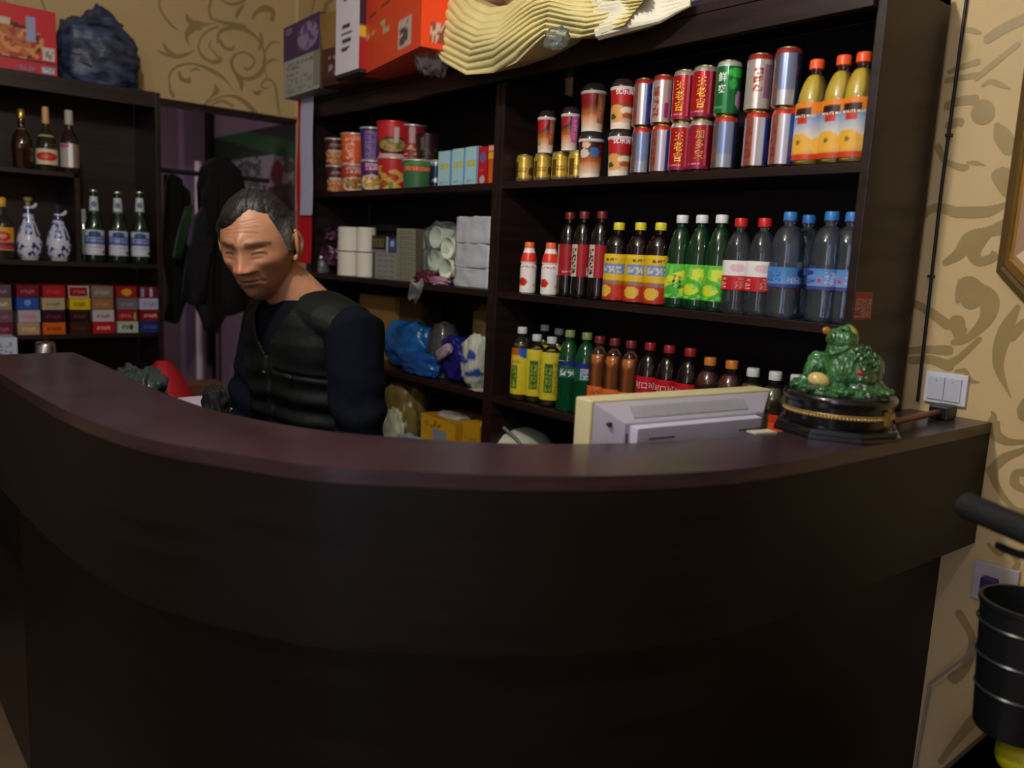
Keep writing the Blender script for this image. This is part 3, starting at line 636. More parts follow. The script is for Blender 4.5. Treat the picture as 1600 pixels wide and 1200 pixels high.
# ================================================================ LEFT BAY
def fold_box(name,label,cat,lo,hi,colors,rz=0,group=None,front=None,side=None,top=None,m=None,bev=.001,textf=None,cen=None):
    """cardboard box with printed faces; front is the -Y face, side the +X face"""
    lo=Vector(lo);hi=Vector(hi); c=Vector(((lo.x+hi.x)/2,(lo.y+hi.y)/2,lo.z)); t=thing(name,label,cat,c,rz,group)
    a=lo-c;b=hi-c; m=m or lbl
    MB().box(a,b).build('box_body',mat('carton_'+colors,colors,.6),t,bev=bev)
    e=.0006
    if front: MB().grid(lambda u,v:(a.x+(b.x-a.x)*u,a.y-e,a.z+(b.z-a.z)*v),front[2] if len(front)>2 else 32,front[3] if len(front)>3 else 24,0,layers(front[0],front[1])).build('front_print',m,t)
    if side: MB().grid(lambda u,v:(b.x+e,a.y+(b.y-a.y)*u,a.z+(b.z-a.z)*v),24,24,0,layers(side[0],side[1])).build('side_print',m,t)
    if top: MB().grid(lambda u,v:(a.x+(b.x-a.x)*u,a.y+(b.y-a.y)*v,b.z+e),16,16,0,layers(top[0],top[1])).build('top_print',m,t)
    return t
YN=1.68
def noodle(px,R,h,Z,base,L,label,Y=YN,taper=.84,lidc='c8c0b8',grp='instant noodle tubs on the top left shelf'):
    t=thing('noodle_cup',label,'noodle cup',(0,0,0),0,grp)
    sleeve(.0,h-.006,R*taper,base,L,R1=R).build('cup_body',lbl,t,smooth=True)
    MB().lathe([(R*taper*.9,.003),(R*taper,0),(R*taper*1.01,.003)],28).build('cup_base',mat('foam','d8d0c4',.7),t)
    MB().lathe([(R,h-.008),(R*1.04,h-.007),(R*1.04,h-.003),(R,h-.001),(.002,h)],32).build('lid',mat('lid_'+lidc,lidc,.35,metal=.3),t,smooth=True)
    return stand(t,px,Y,Z)
bowl=lambda bg,c1,c2,c3:[('e',.5,.3,.42,.26,'d8c8a8'),('e',.5,.32,.36,.2,c1),('n',.15,.15,.85,.5,7,3.1,c2,.15),('n',.15,.15,.85,.5,11,5.1,c3,.3),('r',.3,.72,.7,.92,'d8b8b0'),('t',.3,.72,.7,.92,bg,3,1)]
brownL=[('r',0,0,1,1,'4a2024'),('e',.55,.28,.4,.25,'b8703c'),('n',.1,.1,.95,.5,9,1,'d8a070',.1),('r',.25,.5,.85,.6,'c8b0a0'),('t',.3,.7,.8,.85,'b88880',3,1)]
noodle(525,.042,.112,Z1t,'4a2024',brownL,'brown instant noodle cup at the far left, lower of two')
noodle(523,.042,.108,Z1t+.112,'4a2024',brownL,'brown instant noodle cup at the far left, upper of two')
noodle(552,.050,.11,Z1t,'b83c20',bowl('b83c20','a85830','8aa040','e0c8a0'),'orange instant noodle cup, lower, with a green-topped bowl picture')
noodle(552,.050,.118,Z1t+.11,'e8622c',[('r',.28,.05,.5,.85,'e8b8a0'),('t',.28,.05,.5,.85,'e8622c',1,4),('r',.5,.8,.8,.92,'e8a080'),('n',0,0,1,.3,6,2,'c84a28',.2)],'plain orange instant noodle cup, upper')
noodle(581,.045,.117,Z1t,'5a2468',bowl('a84aa8','c89838','e8e0d8','d8b060'),'purple and white instant noodle cup, lower')
noodle(580,.045,.122,Z1t+.117,'4a2c66',[('r',.3,.05,.65,.9,'8468a0'),('t',.32,.08,.62,.88,'5a3c7c',1,5),('e',.9,.3,.12,.15,'c8a8a0')],'plain purple instant noodle cup, upper')
noodle(615,.062,.118,Z1t,'b8242a',[('n',.05,.0,.95,.75,5,4,'c8a848',.0),('n',.05,.0,.5,.4,8,1,'6a7a30',.2),('t',.7,.6,.95,.85,'d8b0a8',2,2)],'red instant noodle cup with yellow picture, lower')
noodle(614,.062,.128,Z1t+.118,'c42428',[('e',.5,.32,.42,.26,'2a1a14'),('e',.5,.34,.35,.18,'b08a50'),('n',.2,.2,.8,.5,9,3,'5a7a30',.1),('r',.52,.4,.6,.85,'c8b8b0'),('r',.0,0,1,.1,'c8a0a0')],'red instant noodle tub with dark bowl picture, upper, tallest in the row',lidc='c43a34')
noodle(645,.05,.12,Z1t+.118,'8c1a28',[('r',.4,.45,.55,.95,'b88a88'),('n',.2,.1,.8,.4,8,2,'c8a070',.1)],'dark red instant noodle tub behind the tallest one',Y=1.735)
noodle(668,.046,.105,Z1t+.098,'2c1416',[('n',.1,0,.9,.5,7,2,'3c4a28',.1),('r',.3,.5,.4,.9,'6a5450')],'very dark noodle tub on the green one',Y=1.75,lidc='2c2020')
noodle(653,.058,.10,Z1t,'3a6a48',[('g',.62,.8,'c8482c','d0502c'),('t',.2,.64,.8,.78,'e08a60',4,1),('n',0,.8,1,1,6,2,'4a8a50',.0)],'green instant noodle tub with orange band, lower',Y=1.67)
stand(slim_can('dark blue small tin between the green tub and light blue boxes',.022,.10,'1c3050',[('e',.6,.3,.3,.1,'b8c8d0'),('r',0,.9,1,1,'8aa0b0')],name='drink_can'),681,1.70,Z1t)
lb=[('r',.1,.5,.85,.66,'c8c068'),('t',.1,.5,.85,.66,'a8b870',2,1),('t',.15,.08,.85,.14,'70a0b8',4,1),('r',.9,0,1,1,'5a9ad8')]
yb=F+.025
for i,(a,b,h0) in enumerate(((684,704,236),(706,725,232),(726,745,229))):
    x0,x1=xat(a,yb,Z1t),xat(b,yb,Z1t); z1=zat(h0,(x0+x1)/2,yb)
    fold_box('milk_carton','%s of the three light blue boxes on the top left shelf'%('left','middle','right')[i],'carton',(x0,yb,Z1t),(x1,yb+.06,z1),'9cc4d0',group='light blue boxes',front=('a4ccd6',lb),side=('8ab4c4',[]))
x0,x1=xat(746,yb,Z1t),xat(760,yb,Z1t)
fold_box('carton_pack','red box with a blue emblem beside the light blue boxes','box',(x0,yb,Z1t),(x1,yb+.06,zat(230,x0,yb)),'a81c24',front=('b01c28',[('e',.5,.72,.35,.14,'6a5a90'),('t',.2,.35,.7,.42,'d87048',3,1),('e',.5,.12,.3,.1,'b8a8a8')]),side=('8a141c',[]))
x0,x1=xat(761.5,yb,Z1t),xat(769.5,yb,Z1t)
fold_box('carton_pack','narrow orange-red box against the divider','box',(x0,yb,Z1t),(min(x1,XD0-.001),yb+.06,zat(227,x0,yb)),'b83018',front=('c03a1c',[('r',.0,.65,1,.8,'d8a828'),('r',.0,.85,1,.97,'e0a090'),('r',.3,.0,.8,.6,'c86a28')]),side=('8a2a14',[]))
# ---- row 2
pc=mat('paper_cup_white','dcd8cc',.6,bump=.05)
for px,R,nm in ((547,.050,'left thicker'),(571,.038,'right thinner')):
    t=thing('paper_cup_stack','%s of the two tall white nested paper cup stacks on the middle left shelf'%nm,'cup stack',(0,0,0),0,'tall stacks of white paper cups')
    h=zat(354,-2.8,1.65)-Z2t; 
    for k in range(2):
        pr=[];n_=12
        for i in range(n_):
            z=k*h/2+i*h/2/n_; pr += [(R*.985,z+.001),(R,z+.002),(R,z+h/2/n_*.35),(R*.985,z+h/2/n_*.5)]
        pr.append((R*.8,(k+1)*h/2-.002)) 
        MB().lathe(pr,32).build('cup_column',pc,t,smooth=True)
    stand(t,px,1.66+(.0 if R>.04 else .012),Z2t)
def bx(px0,px1,py0,name,label,cat,col,L=None,Y=1.64,z=None,z1=None,dep_=.09,grp=None,sd=None):
    z=Z2t if z is None else z; x0,x1=xat(px0,Y,z),xat(px1,Y,z); z1=zat(py0,(x0+x1)/2,Y) if z1 is None else z1
    return fold_box(name,label,cat,(x0,Y,z),(x1,Y+dep_,z1),col,front=(col,L or []),side=(sd or col,[]),group=grp),z1
gl=[('g',.45,.72,'3a3a30','4a4434')]
zz=Z2t
for i in range(5):
    _,zz=bx(586,619,0,'small_box','thin grey-white box, number %s from the bottom of the low stack'%('one','two','three','four','five')[i],'box','8c8c84',[('t',.1,.3,.9,.7,'60605c',6,1)],Y=1.66,z=zz,z1=zz+.0195,grp='low stack of thin grey-white boxes')
fold_box('tea_box','dark green box with yellow emblem behind the paper cups','box',(xat(581,1.68,zz),1.68,Z2t+.0),(xat(584.9,1.66,zz),1.74,Z2t+.09),'26342a',front=('26342a',[]))
bx(581,602,368,'tea_box','dark box with olive-yellow emblem on the low stack','box','1e2620',[('r',.1,.3,.9,.8,'7a7428'),('t',.15,.35,.85,.75,'2c3018',3,3),('r',0,.0,1,.15,'8a7a98')],Y=1.662,z=zz+.001)
bx(603,606,370,'tea_box','narrow white box standing on the low stack','box','a8acb0',[],Y=1.665,z=zz+.001)
bx(606.5,619,369,'tea_box','blue box with white mark on the low stack','box','3a4c88',[('e',.5,.55,.25,.2,'a8b0c8'),('r',0,.85,1,1,'1c1c20')],Y=1.662,z=zz+.001)
MBl=thing('storage_box','black lidded storage box behind the paper cups and small dark boxes','box',(xat(592,1.74,Z2t),1.77,Z2t+.185)); MB().box((-.09,-.035,0),(.09,.04,.022)).build('lid_body',mat('black_plastic','18181a',.4),MBl,bev=.003); MB().box((-.094,-.039,-.006),(.094,.044,.002)).build('lid_rim',mat('black_plastic','18181a',.4),MBl,bev=.001)
MB().box((-.085,-.025,-.185),(.085,.03,-.006)).build('box_body',mat('black_plastic','18181a',.4),MBl,bev=.004)
zz=Z2t
for i in range(10):
    zz0=zz; _,zz=bx(620,649,0,'small_box','thin beige-grey box, %s of the tall stack'%('bottom box','second from the bottom','third from the bottom','fourth from the bottom','fifth from the bottom','fifth from the top','fourth from the top','third from the top','second from the top','top box')[i],'box','8a8878',[('r',.0,.0,1,.1,'55554c'),('t',.15,.3,.85,.7,'5c5c50',7,1)],Y=1.645,z=zz,z1=zz+(.0185 if i<9 else .02),dep_=.12,grp='tall stack of thin beige-grey boxes',sd='5a5648')
zz=Z2t
for i in range(2):
    _,zz=bx(653,668,0,'small_box','%s white-grey box beside the clear cups'%('lower','upper')[i],'box','a4a4a8',[],Y=1.68,z=zz,z1=zz+(.12,.06)[i])
# clear wrapped disposable cups lying on their side, mouths out
t=thing('cup_pack','clear-wrapped pack of four white disposable cups lying mouth-outward','cup pack',(0,0,0)); yc=1.66
bpy.context.view_layer.update()
cupw=mat('foam_cup','d8dcc8',.45)
for (px,py) in ((681,371),(700,388),(680,408),(698,420)):
    x=xat(px,yc,Z2t+.1); z=zat(py,x,yc); R=.036
    mb=MB(); n=24
    def ring(r,y): return [(x+r*math.cos(2*PI*i/n)+ (y-yc)*.35,y,z+r*math.sin(2*PI*i/n)) for i in range(n)]
    rr=[ring(R,yc),ring(R*1.05,yc-.003),ring(R*1.0,yc-.004),ring(R*.93,yc-.001),ring(R*.72,yc+.08),ring(.001,yc+.08)]
    vs=[p for q in rr for p in q]; fs=[(j*n+i,j*n+(i+1)%n,(j+1)*n+(i+1)%n,(j+1)*n+i) for j in range(5) for i in range(n)]
    mb.add(vs,fs); rr=[ring(R,yc),ring(R*.76,yc+.085),ring(.001,yc+.085)]; vs=[p for q in rr for p in q]
    mb.add(vs,[(j*n+(i+1)%n,j*n+i,(j+1)*n+i,(j+1)*n+(i+1)%n) for j in range(2) for i in range(n)])
    mb.build('cup',cupw,t,smooth=True)
def crumple(mb,c,r,seed=0,amp=.25,fr=3,flat=True,nu=56,nv=36,mi=0):
    def d(v):
        p=v*fr+Vector((seed*3.7,seed*1.3,seed)); k=1+amp*(noise.noise(p)+.5*(1-abs(noise.noise(p*2.3))*2)*.6+.25*noise.noise(p*6))
        k+=amp*.35*(abs(noise.noise(p*1.7+Vector((5,5,5))))-.2)
        m_=max(abs(v.x),abs(v.y),abs(v.z)); return k*(.55+.45/max(m_,.58)*.72)
    b=len(mb.v); mb.ell(c,r,None,nu,nv,mi,d)
    if flat:
        z0=c[2]-r[2]*.85
        for i in range(b,len(mb.v)):
            v=mb.v[i]
            if v[2]<z0: mb.v[i]=(v[0],v[1],z0)
    return mb
def bag(name,label,cat,c,r,m,seed,amp=.25,fr=3,**k):
    z0=c[2]-r[2]*.85
    o=crumple(MB(),(0,0,r[2]*.85),r,seed,amp,fr,**k).build(name,m,smooth='all'); o.location=(c[0],c[1],z0); return tag(o,label,cat)
wrap=film('clear_wrap','e4ecec',.10,.12,bump=.6,bscale=30,fres=.16)
x=xat(690,1.70,Z2t); crumple(MB(),(x,1.70,Z2t+.105),(.075,.062,.122),3,.12,3).build('wrapper',wrap,t,smooth='all')
# paper wrapped white blocks
wp=mat('crumpled_white_wrap','b4b8c0',.32,var=.12,scale=12,bump=1.0,bscale=22)
def block(lo,hi,label,seed):
    def g(u,v,ax):
        pass
    mb=MB(); lo=Vector(lo);hi=Vector(hi); c=(lo+hi)/2; r=(hi-lo)/2
    bm=bmesh.new(); bmesh.ops.create_cube(bm,size=2); bmesh.ops.subdivide_edges(bm,edges=bm.edges,cuts=14,use_grid_fill=True)
    for v in bm.verts:
        p=v.co.copy(); q=Vector((p.x*r.x,p.y*r.y,p.z*r.z)); n=noise.noise(q*28+Vector((seed,0,0)))+.6*abs(noise.noise(q*60))
        if p.z>-.99: q+=Vector((p.x*(abs(p.x)>.99),p.y*(abs(p.y)>.99),p.z*(p.z>.99)))*n*.004
        v.co=q+Vector((0,0,r.z))
    me=bpy.data.meshes.new('wrapped_pack'); bm.to_mesh(me); bm.free(); me.materials.append(wp)
    o=bpy.data.objects.new('wrapped_pack',me); COL.objects.link(o); o.location=(c.x,c.y,lo.z); me.polygons.foreach_set('use_smooth',[True]*len(me.polygons))
    tag(o,label,'package','white wrapped packages at the divider')
xa,xb=xat(709,1.635,Z2t),xat(761.5,1.635,Z2t); hb=[Z2t]+[zat(py,xb,1.635) for py in (421,382,338)]
for k in range(3): block((xa,1.635,hb[k]+.001),(xb+(.004 if k==2 else 0),1.72,hb[k+1]-.001),('bottom','middle','top')[k]+' one of the three stacked white wrapped packages at the divider',k*3.1)
pb_=mat('purple_foil','4c2c44',.25,var=.8,scale=18,metal=.3,bump=.8,bscale=30); pk=mat('maroon_pack','5a2434',.35,var=.7,scale=14,bump=.7,bscale=30)
bag('snack_pack','crumpled purple-pink snack pack at the left end, upper','bag',(xat(512,1.70,Z2t+.2),1.70,H+.055),(.075,.05,.035),pb_,5,.3,3)
bag('snack_pack','crumpled purple snack pack at the left end, lower','bag',(xat(516,1.70,Z2t+.1),1.70,H-.03),(.085,.06,.055),pb_,8,.3,3)
t=thing('glass_jar','small glass jar with a metal lid under the purple packs','jar',(xat(503,1.66,Z2t),1.66,Z2t)); MB().lathe([(.03,0),(.034,.004),(.034,.05),(.028,.058)],28).build('jar_body',film('jar_glass','d8e0e0',.15,.05,fres=.3),t,smooth=True); MB().lathe([(.03,.058),(.031,.059),(.031,.07),(.029,.072)],28).build('lid',mat('steel','b8b8bc',.25,metal=1),t,smooth=True)
bag('snack_pack','maroon snack pack under the clear cups','bag',(xat(668,1.635,Z2t),1.635,Z2t+.022),(.055,.03,.024),pk,11,.3,3)
bag('snack_pack','pale pink wrapper at the foot of the clear cups','bag',(xat(689,1.625,Z2t),1.622,Z2t+.014),(.05,.022,.016),mat('pink_wrap','a87c94',.35,var=.5,bump=.7),12,.3,3)
x=xat(649,1.592,Z2t-.03); mb=MB()
mb.grid(lambda u,v:(x+(u-.5)*.05*(1-.3*v)+.01*math.sin(v*5),1.594-.014*math.sin(v*3+u*4)-.004,Z2t+.012-.075*v+.012*math.sin(u*7)),12,14)
o=mb.build('plastic_bag',film('grey_film','a8a8a4',.45,.3,bump=.6)); sm=o.modifiers.new('s','SOLIDIFY'); sm.thickness=.001; tag(o,'greyish scrap of plastic bag hanging over the shelf edge','bag')
# ---- row 3
kraft=mat('kraft','8a6a38',.8,var=.2,scale=6)
kr2=mat('kraft_dark','5c4a24',.85,var=.3)
fold_box('cardboard_box','brown cardboard box at the back of the lower left shelf','box',(xat(560,1.74,Z3t),1.74,Z3t),(xat(615,1.74,Z3t),1.86,zat(462,xat(590,1.74,Z3t),1.74)),'8a6a34')
fold_box('cardboard_box','darker cardboard box behind the blue bags','box',(xat(617,1.76,Z3t),1.76,Z3t),(xat(655,1.76,Z3t),1.86,zat(470,xat(640,1.76,Z3t),1.76)),'4a3c1c')
blu=film('blue_film','2a78c0',.55,.15,bump=.8,bscale=25,fres=.2)
blu2=mat('blue_pack','1c5a9c',.25,var=.6,scale=10,bump=.8,bscale=25)
bag('tissue_pack','big light blue plastic-wrapped pack on the lower left shelf','package',(xat(640,1.68,Z3t+.1),1.685,Z3t+.09),(.14,.06,.095),blu2,21,.2,2.4)
bag('tissue_pack','flatter blue pack lying in front of the big one','package',(xat(655,1.63,Z3t),1.632,Z3t+.04),(.12,.028,.045),mat('blue_pack_dark','1c4a94',.25,var=.5,bump=.8,bscale=25),22,.2,2.4)
bag('snack_pack','navy pack with red and white print tilted on the lower left shelf','bag',(xat(708,1.65,Z3t+.1),1.66,Z3t+.08),(.062,.035,.085),mat('navy_pack','1c1c70',.25,var=.9,scale=6,bump=.7,bscale=20),25,.22,2.2)
o=bag('snack_pack','pale pack with orange spots lying against the navy one','bag',(xat(697,1.62,Z3t+.08),1.618,Z3t+.105),(.05,.014,.022),mat('pale_pack','9a8a98',.3,var=.8,scale=16,bump=.5),27,.2,2.4); o.rotation_euler=(0,-.5,0)
t=thing('clear_dome','clear plastic dome lid between the blue packs','lid',(xat(690,1.69,Z3t+.1),1.70,Z3t+.06)); MB().lathe([(.055,0),(.06,.03),(.055,.09),(.035,.125),(.001,.135)],28,cap=False).build('dome',film('dome','ffffff',.04,.05,fres=.25),t,smooth=True); MB().lathe([(.055,-.059),(.062,-.057),(.062,.001),(.055,.002)],28).build('tub',film('tub','ffffff',.1,.1),t,smooth=True)
bg=MB(); crumple(bg,(0,0,.085),(.055,.05,.1),31,.18,2.4)
bg.c=[(lambda q: C('2a4a98') if q>.16 and p[2]<.13 else C('b8bcb0'))(noise.noise(Vector(p)*26)) for p in bg.v]
o=bg.build('plastic_bag',print_mat('bag_print',.3,bump=.6,bscale=30),smooth='all'); o.location=(xat(741,1.645,Z3t),1.655,Z3t); tag(o,'white plastic bag with blue print against the divider','bag')
bag('paper_bag','tan paper bag top sticking up behind the white bag','bag',(xat(752,1.73,Z3t+.2),1.74,Z3t+.13),(.045,.03,.15),kr2,33,.15,2.4)
o=MB().grid(lambda u,v:((u-.5)*.07,(v-.5)*.05,.002*math.sin(u*9)+.0015),6,6).build('paper_scrap',mat('scrap','b0a898',.7)); o.location=(xat(748,1.62,Z3t),1.628,Z3t+.002); o.modifiers.new('s','SOLIDIFY').thickness=.001; tag(o,'small cream paper scrap lying at the shelf edge below the white bag','paper')
# ---- lowest shelf seen
yc_='c8981c'
xa=xat(668,1.62,Z4t)
fold_box('yellow_carton','larger yellow carton with a grey-blue patch on the lowest visible shelf','carton',(xat(657,1.62,Z4t+.2),1.62,Z4t),(xat(718,1.62,Z4t+.2),1.80,zat(656,xat(690,1.62,Z4t+.2),1.62)),'c8981c',rz=-.08,front=('d0a020',[('r',.35,.55,.75,.82,'8a90a0'),('t',.1,.8,.4,.92,'8a6a18',4,1),('t',.4,.84,.6,.95,'5a4a18',2,1),('e',.3,.5,.05,.03,'8a6a18')]),side=('a87c14',[]),top=('b08418',[]))
fold_box('yellow_carton','smaller yellow carton next to the divider','carton',(xat(722,1.64,Z4t+.2),1.64,Z4t),(xat(750,1.64,Z4t+.2),1.80,zat(662,xat(735,1.64,Z4t+.2),1.64)),'b88a1c',front=('b88a20',[('t',.2,.55,.85,.8,'8a6818',3,2)]),side=('8a6814',[]))
o=bag('plastic_box','crushed clear plastic box lying on the yellow cartons','box',(xat(712,1.70,Z4t+.25),1.70,zat(652,xat(712,1.70,Z4t+.25),1.70)),(.085,.05,.022),film('white_film','e8e8e0',.4,.2,bump=.5),41,.15,2.2)
bag('plastic_bag','big dusty clear bag of brown paper on the lowest shelf','bag',(xat(634,1.70,Z4t+.15),1.70,Z4t+.135),(.10,.08,.155),mat('bagged_paper','75643a',.35,var=.5,scale=7,bump=.9,bscale=16),43,.2,2.2)
bag('plastic_bag','white and green bag beside the man on the lowest shelf','bag',(xat(612,1.62,Z4t+.1),1.635,Z4t+.10),(.055,.035,.09),mat('green_white_bag','b0b8a0',.35,var=.6,scale=9,bump=.8,bscale=20),45,.2,2.2)
bag('blue_bag','pale blue bag on the lowest shelf, lowest left','bag',(xat(640,1.60,Z4t+.05),1.612,Z4t+.055),(.075,.022,.06),mat('pale_blue_bag','7898a8',.35,var=.6,scale=7,bump=.8,bscale=20),46,.2,2.2)
# white rice-cooker-like round lid in the right bay bottom
t=thing('round_appliance','pale round-topped appliance on the bottom shelf of the right bay','appliance',(xat(806,1.72,Z4t+.15),1.735,Z4t)); hh=zat(667,xat(806,1.72,Z4t+.15),1.72)-Z4t
MB().lathe([(.09,0),(.11,.01),(.118,.05),(.118,hh-.09)],40).build('pot_body',mat('pale_enamel','b0b4a4',.35),t,smooth=True)
MB().lathe([(.12,hh-.09),(.12,hh-.08),(.11,hh-.05),(.08,hh-.018),(.035,hh-.003),(.001,hh)],40).build('lid',mat('pale_enamel2','c0c4b0',.3),t,smooth=True)
MB().tube([(-.11,-.04,hh-.08),(-.06,-.07,hh-.02),(0,-.08,hh+.01),(.06,-.07,hh-.02),(.11,-.04,hh-.08)],.006,8).build('handle',mat('grey_plastic','6a6e66',.4),t,smooth=True)

# ================================================================ ON TOP OF THE UNIT
UTz=UT
def tilted(name,label,cat,bl,br,h,d,col,front=None,side=None,group=None,lean=0,parts=None):
    """box given by its front bottom edge (two 3D points), height and depth"""
    bl=Vector(bl);br=Vector(br); wv=(br-bl); L=wv.length; rz=math.atan2(wv.y,wv.x)
    t=thing(name,label,cat,bl,rz,group)
    MB().box((0,0,0),(L,d,h)).build('box_body',mat('carton_'+col,col,.6),t,bev=.001); e=.0008
    if front: MB().grid(lambda u,v:(L*u,-e,h*v),40,40,0,layers(front[0],front[1])).build('front_print',lbl,t)
    if side: MB().grid(lambda u,v:(L+e,d*u,h*v),30,30,0,layers(side[0],side[1])).build('side_print',lbl,t)
    return t,L
YT=F-.10
def Tp(px,Y): return (xat(px,Y,UTz),Y,UTz)
t,L=tilted('wine_carton','purple and white printed carton at the left end of the unit top','carton',Tp(443,YT+.02),Tp(499,YT+.0),.27,.12,'8c8c88',
 front=('a8a8a4',[('r',0,.52,1,1,'38185c'),('e',.68,.75,.28,.18,'8c80a4'),('n',.4,.58,.96,.94,9,2,'5a3c78',.1),('e',.15,.92,.1,.05,'7a6a98'),('t',.1,.3,.45,.46,'74766c',2,6),('t',.4,.42,.9,.48,'6a6c66',5,1),('t',.1,.05,.8,.25,'8a8c84',3,5),('r',.85,.05,1,.5,'84867c')]),side=('5c4a34',[]))
t,L=tilted('open_carton','open brown cardboard carton with a raised flap on the unit top','carton',Tp(503,YT),Tp(560,YT+.02),.13,.17,'4a2820',
 front=('4a2820',[('n',.2,.3,.8,.95,6,3,'8c8078',.1),('r',0,0,1,.2,'3a1c18')]))
MB().box((0,0,.1295),(L,.003,.25),rot=(.12,0,0),ctr=(0,0,.13)).build('flap',kraft,t); MB().box((0.01,.02,.13),(L-.01,.16,.19)).build('inner_box',mat('inner_white','b8b4a8',.6),t,bev=.002)
t,L=tilted('white_box','tall white box with a column of black hand-drawn marks','box',Tp(524,YT-.035),Tp(560,YT-.045),.27,.035,'d0ccd8',
 front=('dcd8e4',[('r',.35,.86,.45,.9,'4a4450')]+[('d',.5+.1*k,.5+.1*k+.035,.12,'26202a') for k in ()]+[('r',.25+.03*(k%2),.28+.09*k,.62+.05*(k%3),.31+.09*k,'2a2430') for k in range(4)]+[('r',.3,.27,.5,.285,'2a2430')]),
 side=('a8202c',[('r',0,.5,1,1,'3c1a30'),('r',0,.4,1,.5,'d8b83c')]))
t.location.z+=.012
MB().box((-.01,-.002,-.012),(L+.01,.035,0)).build('box_foot',mat('dark_card','2c2428',.7),t)
org='e0401c'
t,L=tilted('instant_noodle_carton','large orange-red carton on the unit top beside the white box','carton',Tp(563,YT-.01),Tp(657,YT-.11),.33,.16,'e0401c',
 front=('d8401f',[('r',0,.0,1,.5,'d2401f'),('d',.49,.505,.12,'6a2418'),('n',.1,.3,.5,.42,12,4,'a8b088',.0),('r',.66,.06,.86,.3,'b8a8a0'),('t',.68,.08,.84,.28,'4a403c',1,7),('n',.4,.68,.78,.86,14,2,'d8c0a8',.0),('t',.42,.7,.76,.84,'c8a890',4,1)]),
 side=('f04a20',[('r',.2,.06,.8,.2,'d8b8a0'),('t',.2,.06,.8,.2,'8a4a38',6,2)]))
# cream bundle of plastic sheets drooping over the front
crm=mat('cream_plastic','d8cc90',.42,var=.1,scale=5,bump=.35,bscale=18)
t=thing('plastic_bag_bundle','big drooping bundle of cream plastic bags hanging over the front of the unit top','bag bundle',(xat(790,F,UTz),F,UTz)); ox,oz=t.location.x,UTz
# fold lines traced on the drooping front face, photograph pixels: each runs left to right, lowest first
YB=F-.17
lines=[[(668,62),(690,96),(728,117),(770,114),(806,98),(832,74),(850,56),(872,58),(904,60),(940,52),(975,40)],
       [(668,48),(690,78),(730,98),(770,92),(806,70),(832,52),(852,38),(880,40),(912,44),(945,36),(985,26)],
       [(672,34),(700,60),(735,78),(772,70),(806,48),(830,32),(856,22),(884,26),(916,28),(952,22),(995,14)],
       [(682,20),(710,42),(742,56),(778,50),(808,28),(832,14),(858,6),(886,10),(920,12),(958,8),(1005,2)],
       [(700,2),(722,22),(752,34),(784,30),(812,10),(836,-4),(860,-10),(890,-6),(924,-6),(962,-8),(1010,-10)],
       [(716,-18),(740,0),(766,12),(792,8),(818,-10),(840,-22),(864,-26),(892,-22),(926,-22),(964,-22),(1012,-22)]]
def lp_(k,u):
    k=max(0,min(k,len(lines)-1.0001)); i=int(k); f_=k-i
    def at(L):
        x=u*(len(L)-1); j=min(int(x),len(L)-2); g=x-j
        g=g*g*(3-2*g)*.5+g*.5
        return (L[j][0]*(1-g)+L[j+1][0]*g, L[j][1]*(1-g)+L[j+1][1]*g)
    a_,b_=at(lines[i]),at(lines[i+1]); return a_[0]*(1-f_)+b_[0]*f_,a_[1]*(1-f_)+b_[1]*f_
def bun(u,v):
    k=v*(len(lines)-1); px,py=lp_(k,u)
    nf=noise.noise(Vector((u*3,v*2,1)))
    s_=v*30+2.2*nf+1.5*math.sin(u*9)
    ripple=.009*(abs(math.sin(s_))**.6)*(.5+.8*abs(math.sin(u*7+1)))+.006*math.sin(v*9+u*14)
    bulge=.055*math.sin(PI*min(1,max(0,u*1.1)))**.6*math.sin(PI*(.12+.75*(1-v)))
    p=onY(px,py,YB-bulge-ripple+.06); return p-Vector((t.location.x,t.location.y,t.location.z))
mb=MB(); mb.grid(bun,150,150)
nb=len(mb.v); nu_=151
# body behind the folds: same outline carried back over the unit top
def back(u,v):
    p=bun(u,0) if v==0 else None
    a_=bun(u,0); b_=Vector((a_.x+.02,.16,.0))
    b_.z=.006
    return a_.lerp(b_,v)+Vector((0,0,.0))
mb.grid(back,60,6)
def topb(u,v):
    a_=bun(u,1); b_=Vector((a_.x+.02,.16,.12)); return a_.lerp(b_,v)
mb.grid(topb,60,4)
mb.build('bag_sheets',crm,t,smooth='all')
for k,(px,py) in enumerate(((870,60),)):
    c_=onY(px,py,YB-.02)-t.location; crumple(MB(),c_,(.036,.02,.026),51,.3,3,flat=False).build('wrapper_corner',wrap,t,smooth='all')
c_=onY(676,70,F-.12)-t.location
crumple(MB(),c_,(.045,.06,.10),52,.25,2.5,flat=False).build('wrapper_end',wrap,t,smooth='all')
mb=MB()
for k in range(12):
    P=[onY(935+8*math.sin(k),52-k*5,YB+.05),onY(985,38-k*4.2,YB+.07),onY(1030,30-k*2.6,YB+.1),onY(1075+4*math.sin(k*2),8-k*1.2,YB+.12)]
    mb.tube([p-t.location for p in P],[(.016,.02),(.016,.014),(.010,.008),(.005,.004)],8)
mb.build('gathered_tail',mat('cream_pale','d8d4bc',.4,bump=.6,bscale=25),t,smooth=True)
fold_box('foam_box','white box with a dark base near the right of the unit top','box',(xat(1052,F+.03,UTz),F+.0,UTz),(xat(1180,F+.0,UTz),F+.2,UTz+.2),'b8b8b4',front=('c4c4c0',[('r',0,0,1,.12,'26262a'),('e',.1,.2,.04,.05,'d8a040')]))
